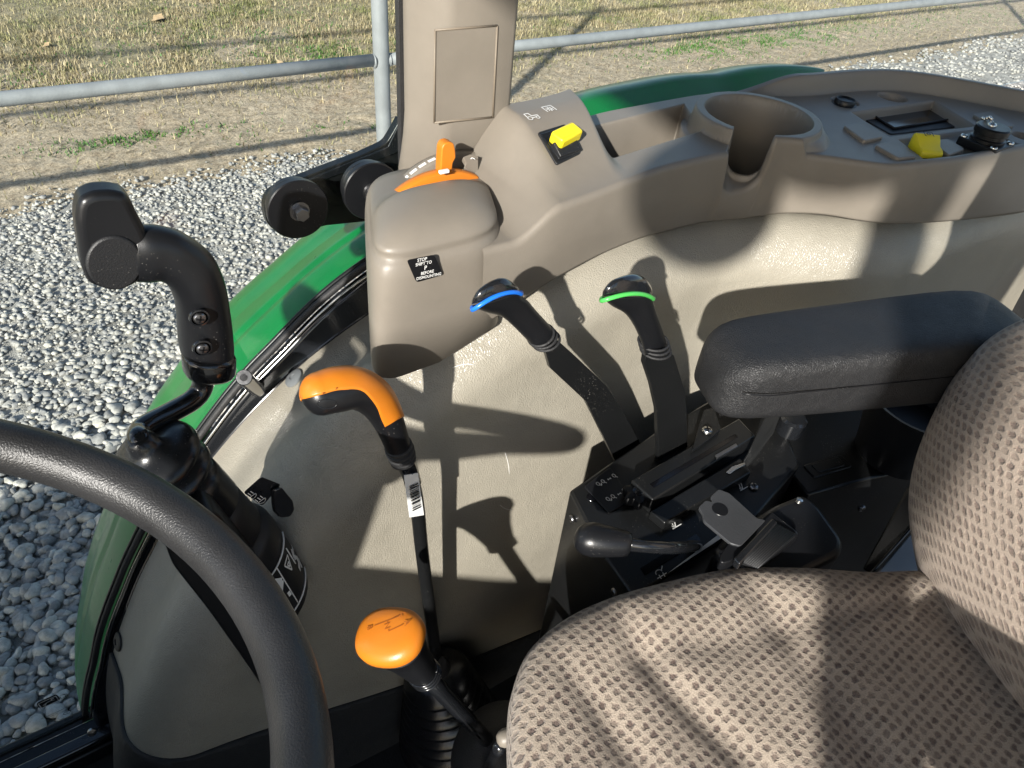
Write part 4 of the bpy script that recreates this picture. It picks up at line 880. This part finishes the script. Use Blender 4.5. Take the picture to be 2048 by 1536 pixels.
# ================================================================== hydraulic lever box
ZQ = 1.42
fz = lambda x, y: oz(x, y, ZQ)
qb = thing('lever_box', fz(1300, 1050)-A3(0, 0, .4), 'black steel lever quadrant box between the seat and the beige trim', 'lever box')
topq = [(1139, 981), (1220, 925), (1330, 850), (1420, 800), (1560, 835), (1600, 930), (1500, 1048), (1281, 1187), (1262, 1186), (1206, 1108)]
plate('box_body', [fz(x, y) for x, y in topq], (0, 0, 1), .44, 'black_steel', qb, bevel=.003)
def up_(x, y, dz): return oz(x, y, ZQ+dz)
pl = plate('symbol_plate', rpoly([up_(x, y, .0022) for x, y in ((1168, 972), (1220, 934), (1264, 1000), (1218, 1026))], .003), (0, 0, 1), .004, 'black', qb, bevel=.0006)
lexq = unit(up_(1240, 945, 0)-up_(1195, 968, 0)); leyq = np.cross(A3(0, 0, 1), lexq)
for rx, ry in ((1213, 961), (1233, 991)):
    o = up_(rx, ry, .0026)
    L_ = []
    for k, xx in enumerate((-.0115, -.0045, .004, .0115)):
        if k == 2: L_ += [[(xx-.0018, 0), (xx+.0018, 0)], [(xx-.0018, -.0008), (xx-.0018, .0008)], [(xx+.0018, -.0008), (xx+.0018, .0008)]]
        else: L_ += [circ(xx, .001, .0017, 10, ry=.0024), [(xx+.001, -.001), (xx+.0022, -.0028)]]
        if k == 0: L_ += [[(xx+.003, -.002), (xx+.0036, 0)]]
    strokes('lever_symbols', L_, .0009, o, lexq, leyq, 'white', pl, lift=.0004)
lathe('hole', up_(1183, 995, .0005), (0, 0, 1), [(.0055, 0), (.0052, .0004), (0, .0004)], 'screen', qb, seg=20)
b1 = plate('slot_guide', [up_(x, y, .022) for x, y in ((1262, 960), (1478, 836), (1512, 872), (1306, 1000))], (0, 0, 1), .022, 'black_steel', qb, bevel=.002)
plate('slot', [up_(x, y, .0226) for x, y in ((1300, 968), (1470, 868), (1476, 874), (1308, 975))], (0, 0, 1), .0006, 'screen', b1, bevel=0)
plate('slot_spring', [up_(x, y, .024) for x, y in ((1430, 910), (1472, 886), (1476, 892), (1434, 917))], (0, 0, 1), .003, 'steel', b1, bevel=.0005)
b2 = plate('slot_guide', [up_(x, y, .012) for x, y in ((1300, 1022), (1480, 915), (1503, 944), (1330, 1046))], (0, 0, 1), .012, 'black_steel', qb, bevel=.0015)
plate('slot_latch', rpoly([up_(x, y, .014) for x, y in ((1452, 944), (1464, 933), (1490, 924), (1491, 929), (1470, 940), (1460, 948))], .001), (0, 0, 1), .003, 'chrome', b2, bevel=.0004)
mp = plate('mount_plate', rpoly([up_(x, y, .028) for x, y in ((1384, 902), (1408, 820), (1428, 815), (1442, 858), (1415, 880))], .002), (0, 0, 1), .004, 'black_steel', qb, bevel=.0006)
screw(up_(1414, 862, .029), (0, 0, 1), .0062, mp)
# star grip
c = up_(1271, 1000, .004); Rg = []
for h, s in ((0, .85), (.003, 1.0), (.011, 1.0), (.0135, .93), (.0145, .55), (.0145, .02)):
    th = np.linspace(0, 2*np.pi, 60, endpoint=False); rr = (.0138+.0024*np.cos(6*th))*s; Rg.append(np.c_[c[0]+rr*np.cos(th), c[1]+rr*np.sin(th), np.full(60, c[2]+h)])
sk = rings(Rg, 'black', 'star_knob', qb, angle=50); lathe('knob_cap', c+A3(0, 0, .0145), (0, 0, 1), [(.0062, 0), (.006, .0012), (0, .0016)], 'black_gloss', sk, seg=20)
# lower slot with wedge print
plate('lower_slot', [up_(x, y, .001) for x, y in ((1281, 1136), (1392, 1068), (1402, 1080), (1290, 1150))], (0, 0, 1), .001, 'screen', qb, bevel=0)
plate('wedge_print', [up_(x, y, .0012) for x, y in ((1336, 1146), (1442, 1065), (1446, 1074))], (0, 0, 1), .0004, 'white', qb, bevel=0)
o = up_(1318, 1146, .0012)
strokes('turtle_symbol', [circ(0, 0, .0038, 14, 0, 180, ry=.003)+[(-.0038, 0)], [(-.006, -.004), (.006, -.004)], [(-.003, -.006), (-.002, -.002)], [(.002, -.006), (.003, -.002)], [(.004, .001), (.008, .004)]], .0009, o, lexq, leyq, 'white', qb, lift=.0006)
for (x, y, m) in ((1347, 1047, 1), (1481, 972, -1)):
    strokes('tilt_symbol', [[(-.006, -.005), (.006, -.005)], [(-.004, -.004), (.002, .006)], [(-.001, -.004), (.0045, .0045)], circ(.0033, .0055, .0015, 10), circ(-.003, -.003, .0014, 8), circ(-.001, .001, .0085, 8, 95, 150), [(-.008, .004), (-.006, .007)]], .0010, up_(x, y, .0006), lexq*m if m > 0 else lexq, leyq, 'white', qb, lift=.0006)
for (x, y) in ((1507, 974),): screw(up_(x, y, .001), (0, 0, 1), .0052, qb, 'steel')
fA, fG = fz(1139, 981), fz(1206, 1108); fn_ = unit(np.cross(fG-fA, A3(0, 0, 1))); fn_ = fn_ if fn_@(CAM-fA) > 0 else -fn_
for (x, y) in ((1147, 1037), (1232, 1184)):
    d = ray(x, y); t = ((fA-CAM)@fn_)/(d@fn_); screw(CAM+d*t+fn_*.0015, fn_, .0045, qb, 'steel')

# levers in the box
def flat_lever(name, label, ringcol, yk, left, right, bar_l, bar_r):
    t = thing(name, oy(*bar_l[-1], yk), label, 'lever'); f = lambda x, y: oy(x, y, yk)
    poly = [f(*p) for p in bar_l]+[f(*p) for p in bar_r[::-1]]
    plate('flat_bar', poly, FRONT, .006, 'black_steel', t, bevel=.0008)
    body = list(zip(left['body'], right['body'])); secs('handle', body, f, unit(CAM-f(*left['cap'][2])), [1, 1, .95, .85, .7, .62], 'black', t, seg=28, n=26)
    cap_ = list(zip(left['cap'], right['cap'])); KN = unit(CAM-f(*left['cap'][2])); KN = unit(KN*.85+unit(f(*left['cap'][4])-f(*left['body'][0]))*.12)
    kc = secs('knob_cap', cap_, f, KN, [.62, .62, .62, .62, .62], 'black_gloss', t, seg=28, n=16)
    a, b = left['ring'], right['ring']; pa, pb = f(*a), f(*b); c = (pa+pb)/2; h = (pb-pa)/2; d = np.linalg.norm(h)*.66
    ax2 = unit(np.cross(h, KN)); ax2 = ax2 if ax2@unit(f(*left['body'][0])-f(*left['cap'][4])) > 0 else -ax2
    crv = [c+h*math.cos(q)*1.03+KN*math.sin(q)*d*1.03+ax2*(.0022*math.cos(2*q+.6)*(math.sin(q) > 0)*1.0+.001) for q in np.linspace(0, 2*np.pi, 41)]
    tube('colour_ring', crv, .0019, ringcol, t, n=80, seg=10)
    l0, l1 = np.array(left['body'][0], float), np.array(left['body'][1], float); r0_, r1_ = np.array(right['body'][0], float), np.array(right['body'][1], float)
    for q in (.1, .4, .7):
        pa, pb = f(*(l0+(l1-l0)*q)), f(*(r0_+(r1_-r0_)*q)); c = (pa+pb)/2; h = (pb-pa)/2*1.0; d = np.linalg.norm(h)
        tube('neck_ring', [c+h*math.cos(s)+FRONT*math.sin(s)*d for s in np.linspace(0, 2*np.pi, 25)], .0013, 'rubber', t, n=50, seg=8)
    return t
flat_lever('hydraulic_lever', 'black flat steel lever with blue ringed knob leaning towards the console', 'blue', .390,
    dict(body=[(1072, 697), (1056, 682), (1030, 656), (1004, 634), (972, 625), (945, 614)], cap=[(943, 609), (945, 598), (956, 580), (976, 565), (994, 557)], ring=(944, 612)),
    dict(body=[(1116, 669), (1097, 648), (1073, 622), (1057, 603), (1046, 594), (1040, 584)], cap=[(1039, 582), (1035, 573), (1026, 565), (1012, 557), (998, 556)], ring=(1040, 583)),
    [(1083, 694), (1092, 705), (1101, 737), (1172, 803), (1196, 850), (1246, 955), (1262, 985)], [(1110, 676), (1149, 711), (1214, 772), (1246, 822), (1302, 925), (1330, 985)])
flat_lever('hydraulic_lever', 'black flat steel lever with green ringed knob standing beside the armrest', 'lime', .345,
    dict(body=[(1289, 710), (1282, 684), (1268, 652), (1250, 627), (1224, 612), (1205, 596)], cap=[(1204, 592), (1207, 580), (1221, 563), (1243, 553), (1258, 549)], ring=(1204, 594)),
    dict(body=[(1334, 694), (1327, 666), (1317, 638), (1309, 614), (1306, 600), (1305, 592)], cap=[(1305, 588), (1303, 575), (1295, 560), (1278, 550), (1264, 548)], ring=(1305, 593)),
    [(1292, 707), (1289, 728), (1303, 770), (1314, 820), (1317, 900), (1315, 960)], [(1331, 694), (1349, 712), (1370, 780), (1374, 820), (1376, 930), (1376, 950)])
hl = thing('draft_lever', oz(1390, 1090, ZQ), 'short black lever with rounded plastic knob lying over the lever box', 'lever')
f47 = lambda x, y: oz(x, y, 1.475)
secs('knob', [((1147, 1076), (1148, 1084)), ((1150, 1066), (1151, 1092)), ((1156, 1058), (1158, 1098)), ((1167, 1052), (1169, 1104)), ((1186, 1051), (1186, 1108)), ((1215, 1058), (1213, 1109)), ((1253, 1067), (1248, 1109)), ((1262, 1072), (1257, 1107)), ((1264, 1076), (1260, 1103))], f47, (0, 0, 1), 1, 'black', hl, seg=28, power=2)
tube('rod', [f47(1256, 1089), f47(1300, 1094), oz(1350, 1096, 1.465), oz(1385, 1092, 1.44), oz(1400, 1092, 1.40)], [.0072, .0066, .0066, .0066, .0066], 'black_gloss', hl, n=24, seg=14, ratio=.8)

# ================================================================== black machinery behind the box
rbx = thing('valve_cover', oz(1680, 930, 1.0), 'black steel cover box under the armrest with an embossed rectangle', 'cover')
rz = lambda x, y, dz=0: oz(x, y, 1.395+dz)
plate('cover_body', [rz(*p) for p in ((1541, 897), (1570, 800), (1900, 770), (2040, 900), (1746, 955), (1616, 989))], (0, 0, 1), .40, 'black_steel', rbx, bevel=.003)
plate('embossed_panel', rpoly([rz(x, y, .002) for x, y in ((1606, 930), (1682, 908), (1706, 932), (1630, 955))], .004), (0, 0, 1), .003, 'black_steel', rbx, bevel=.0012)
plate('embossed_panel', rpoly([rz(x, y, .0035) for x, y in ((1622, 928), (1676, 913), (1692, 930), (1638, 944))], .003), (0, 0, 1), .003, 'black_steel', rbx, bevel=.0010)
d = ray(1722, 1015); pA = rz(1616, 989); pB = rz(1746, 955); fn2 = unit(np.cross(pB-pA, A3(0, 0, 1))); fn2 = fn2 if fn2@(CAM-pA) > 0 else -fn2
screw(CAM+d*(((pA-CAM)@fn2)/(d@fn2))+fn2*.001, fn2, .005, rbx, 'steel')
br = plate('angle_bracket', [oz(x, y, z) for x, y, z in ((1537, 828, 1.50), (1562, 828, 1.50), (1548, 865, 1.47), (1512, 915, 1.44), (1480, 952, 1.42), (1474, 946, 1.42), (1500, 905, 1.44))], (.3, -.6, .7), .003, 'black_steel', rbx, bevel=.0005)
lathe('cable_gland', oz(1588, 838, 1.44), (0, 0, 1), [(.016, -.02), (.016, 0), (.013, .003), (0, .003)], 'black_gloss', rbx, seg=28)
lathe('vent_pipe', oz(1785, 905, 1.40), (0, 0, 1), [(.045, 0), (.048, .02), (.062, .085), (.064, .09), (.058, .088), (.05, .05)], 'black', rbx, seg=40)

# ================================================================== seat belt retractor with latch plate
sb = thing('seat_belt', oz(1560, 1080, 1.38), 'black seat belt retractor with latch tongue beside the seat cushion', 'seat belt')
bz_ = lambda x, y, dz=0: oz(x, y, 1.455+dz)
plate('retractor_case', rpoly([bz_(x, y) for x, y in ((1428, 1098), (1452, 1068), (1548, 1008), (1606, 985), (1640, 1010), (1690, 1080), (1684, 1108), (1560, 1172), (1470, 1160))], .008), (0, 0, 1), .09, 'black', sb, bevel=.007, seg=4)
plate('slot_frame', rpoly([bz_(x, y, .010) for x, y in ((1450, 1092), (1540, 1018), (1602, 1066), (1500, 1150))], .006), (0, 0, 1), .012, 'black', sb, bevel=.003, seg=3)
wbp = [bz_(x, y, .0125) for x, y in ((1472, 1120), (1546, 1046), (1592, 1070), (1516, 1138))]
wbn = plate('webbing', wbp, (0, 0, 1), .004, 'black_matte', sb, bevel=.0005)
for t in np.linspace(.06, .94, 11): tube('weave_rib', [wbp[0]+(wbp[3]-wbp[0])*t+A3(0, 0, .0004), wbp[1]+(wbp[2]-wbp[1])*t+A3(0, 0, .0004)], .0013, 'black_matte', wbn, n=3, seg=8)
tn = plate('latch_tongue', rpoly([bz_(x, y, .030) for x, y in ((1421, 993), (1437, 978), (1459, 986), (1514, 1036), (1532, 1040), (1482, 1092), (1462, 1087), (1408, 1042), (1405, 1027), (1397, 1014), (1411, 1000), (1425, 1004))], .0025), (0, 0, 1), .0035, 'dark_grey', sb, bevel=.0006)
lathe('tongue_hole', bz_(1440, 1019, .0302), (0, 0, 1), [(.0078, 0), (.0075, .0004), (0, .0004)], 'black', tn, seg=26)
bkl = [bz_(1490+48*math.cos(a)*1.0-14*math.sin(a), 1080+34*math.sin(a)-30*math.cos(a), .028) for a in np.linspace(rad(60), rad(300), 18)]
plate('tongue_cover', bkl, (0, 0, 1), .012, 'black', sb, bevel=.003, seg=3)
sl = plate('slide_bar', rpoly([bz_(x, y, .034) for x, y in ((1468, 1116), (1545, 1036), (1556, 1044), (1480, 1128))], .002), (0, 0, 1), .010, 'black_gloss', sb, bevel=.002)
lathe('pin', bz_(1597, 1003, .001), (.2, 0, 1), [(.004, 0), (.0035, .003), (0, .0035)], 'chrome', sb, seg=14)

# ================================================================== seat
SA = unit(A3(math.cos(rad(-22)), math.sin(rad(-22)), 0)); SW = A3(-SA[1], SA[0], 0)
seat = thing('operator_seat', (.38, 0, 1.0), 'operator seat in beige and brown patterned fabric with black armrest', 'seat')
ZC = 1.44
vis = [oz(x, y, ZC)[:2] for x, y in ((1036, 1600), (1024, 1536), (1022, 1450), (1030, 1385), (1060, 1308), (1120, 1256), (1204, 1216), (1304, 1186), (1450, 1156), (1580, 1152), (1720, 1162), (1860, 1160), (1960, 1210))]
CC = A3(.36, .0, 0)[:2]
hid = [(.60, -.10), (.56, -.22), (.40, -.30), (.24, -.26), (.12, -.14), (.095, -.02)]
out = np.array(list(vis)+hid); cl = crom(np.vstack([out, out[:1]]), 181)[:-1] if False else None
pts = np.vstack([out, out[:1]]); P3 = np.c_[pts, np.zeros(len(pts))]; cl = crom(P3, 240)[:, :2]
G = []; UVs = []
cen = cl.mean(0)
for k in range(len(cl)):
    e = cl[k]; d = e-cen; ln = np.linalg.norm(d); dn = d/ln; row = []; uvr = []
    for rr in np.r_[np.linspace(0.0, .80, 36), np.linspace(.80, 1, 14)[1:]]:
        p = cen+d*rr; x, y = p
        s_ = np.array([(p-cen)@SA[:2], (p-cen)@SW[:2]])
        z = ZC+.032*math.sqrt(max(0, 1-max(0, (rr-.72)/.28)**2.2))+.006
        edge = ln*(1-rr)
        z += -.004*math.exp(-((edge-.075)/.018)**2)*smooth(-.1, .1, s_[1]+.5)          # piping valley
        z += smooth(0, .35, 1-rr)*(-.008*math.exp(-((s_[0]+.05+.35*s_[1]+.012*math.sin(s_[1]*22))/.016)**2)-.009*math.exp(-((s_[0]-.06+.30*s_[1]+.01*math.sin(s_[1]*18+2))/.020)**2)-.006*math.exp(-((s_[0]+.12+.5*s_[1])/.014)**2))
        z += .004*noise.noise(Vector((x*9, y*9, 1)))
        row.append((x, y, z)); uvr.append((s_[0], s_[1]))
    for t in np.linspace(.06, 1, 22):            # rolled side
        a = t*math.pi/2*1.25; p = e+dn*(.006*math.sin(min(1, t*2.2)*math.pi/2)-.03*t*t); q = e+dn*(.12*t)
        row.append((p[0], p[1], ZC+.006-.005*t-.10*t**1.5)); s_ = np.array([(q-cen)@SA[:2], (q-cen)@SW[:2]]); uvr.append((s_[0], s_[1]))
    G.append(row); UVs.append(uvr)
grid('cushion', np.array(G), 'seat_fabric', seat, uv=np.array(UVs))
seat_base = rings([sup(.36, -.02, a, b, 4, z) for z, a, b in ((.92, .16, .16), (1.1, .17, .17), (1.30, .20, .20), (1.345, .21, .21))], 'black_matte', 'seat_base', seat)
# backrest : horizontal sections
prof = [(1.415, .03, .02), (1.432, .085, .045), (1.452, .12, .055), (1.49, .165, .07), (1.527, .185, .077), (1.57, .198, .08), (1.612, .206, .08), (1.656, .202, .078), (1.69, .186, .070), (1.715, .160, .060), (1.75, .142, .055), (1.82, .15, .06), (1.95, .16, .06), (2.1, .14, .05), (2.15, .10, .03)]
pz = np.array(prof); zz_ = np.linspace(1.415, 2.15, 110); G = []; UVs = []
def bk_c(z): return A3(.572, -.006, z)+SA*(.12*(z-1.45))
for z in zz_:
    hw = np.interp(z, pz[:, 0], sm1(pz[:, 1], 1) if False else pz[:, 1]); th_ = np.interp(z, pz[:, 0], pz[:, 2]); row = []; uvr = []; s0 = 0; prev = None
    for a in np.linspace(-95, 275, 80):
        ca, sa = math.cos(rad(a)), math.sin(rad(a))
        cx = -np.sign(sa)*abs(sa)**.8*th_*.8; cy = np.sign(ca)*abs(ca)**.75*(hw if ca > 0 else max(hw, .16))
        p = bk_c(z)+SA*cx+SW*cy; p[2] = z
        if prev is not None: s0 += np.linalg.norm(p-prev)
        prev = p; row.append(p); uvr.append((s0, z*1.2))
    G.append(row); UVs.append(uvr)
bg_ = np.array(G)
for _ in range(6): bg_[1:-1] = .25*bg_[:-2]+.5*bg_[1:-1]+.25*bg_[2:]
grid('backrest', bg_, 'back_fabric', seat, uv=np.array(UVs))
# armrest
a0, a1 = oz(1426, 742, 1.605), oz(1990, 690, 1.605); ad_ = unit(a1-a0); aw = unit(np.cross(A3(0, 0, 1), ad_)); Rg = []
Ltot = np.linalg.norm(a1-a0)
for t, wv_, hv_, dz in ((-.02, .008, .006, -.010), (-.014, .017, .015, -.008), (.0, .0255, .022, -.006), (.03, .032, .0265, -.003), (.08, .036, .029, 0), (.2, .0385, .0305, .001), (.5, .0405, .033, .003), (.8, .0415, .036, .005), (.93, .040, .036, .005), (1.0, .034, .031, .004), (1.03, .022, .022, .003), (1.04, .012, .012, .003)):
    c = a0+ad_*Ltot*t+A3(0, 0, dz); th = np.linspace(0, 2*np.pi, 40, endpoint=False); p = 5.2; hv_ *= 1.16; wv_ *= 1.12
    Rg.append(c+np.outer(np.sign(np.cos(th))*np.abs(np.cos(th))**(2/p)*wv_, aw)+np.outer(np.sign(np.sin(th))*np.abs(np.sin(th))**(2/p)*hv_, A3(0, 0, 1)))
arm = rings(Rg, 'armrest_vinyl', 'armrest', seat, sub=1)
sm_ = [a0+ad_*Ltot*t-aw*(.0408 if t > .05 else .034+.1*t)*1.13+A3(0, 0, .008) for t in np.linspace(.02, .98, 14)]
tube('mould_seam', sm_, .0006, 'black', arm, n=40, seg=6)
rings([r-SW*.50-SA*.02 for r in Rg], 'armrest_vinyl', 'armrest', seat, sub=1)  # left armrest is out of view, added for its shadow on the cushion
plate('side_bracket', [oz(x, y, z) for x, y, z in ((1806, 990, 1.40), (1852, 920, 1.46), (1862, 1010, 1.42), (1742, 1146, 1.36), (1726, 1136, 1.36))], (-.5, .1, .8), .006, 'black_steel', seat, bevel=.001)
tube('bracket_edge', [oz(1862, 1010, 1.423), oz(1742, 1146, 1.363), oz(1738, 1152, 1.36)], .002, 'black_gloss', seat, n=12, seg=8)
plate('foam_side', rpoly([oz(x, y, 1.37) for x, y in ((1860, 1020), (1890, 1110), (1850, 1140), (1750, 1150))], .01), (0, 0, 1), .05, 'grey', seat, bevel=.006)

# scuffs left by boots and tools on the vinyl
for px in ([(1180, 812), (1192, 822), (1205, 828), (1214, 840)], [(1186, 822), (1200, 836), (1206, 846)], [(1000, 1010), (1012, 1018), (1026, 1020)], [(905, 735), (930, 728), (950, 730)], [(1010, 905), (1016, 925), (1019, 948)]):
    traced('scuff_mark', lo, px, .00035, 'white', liner)
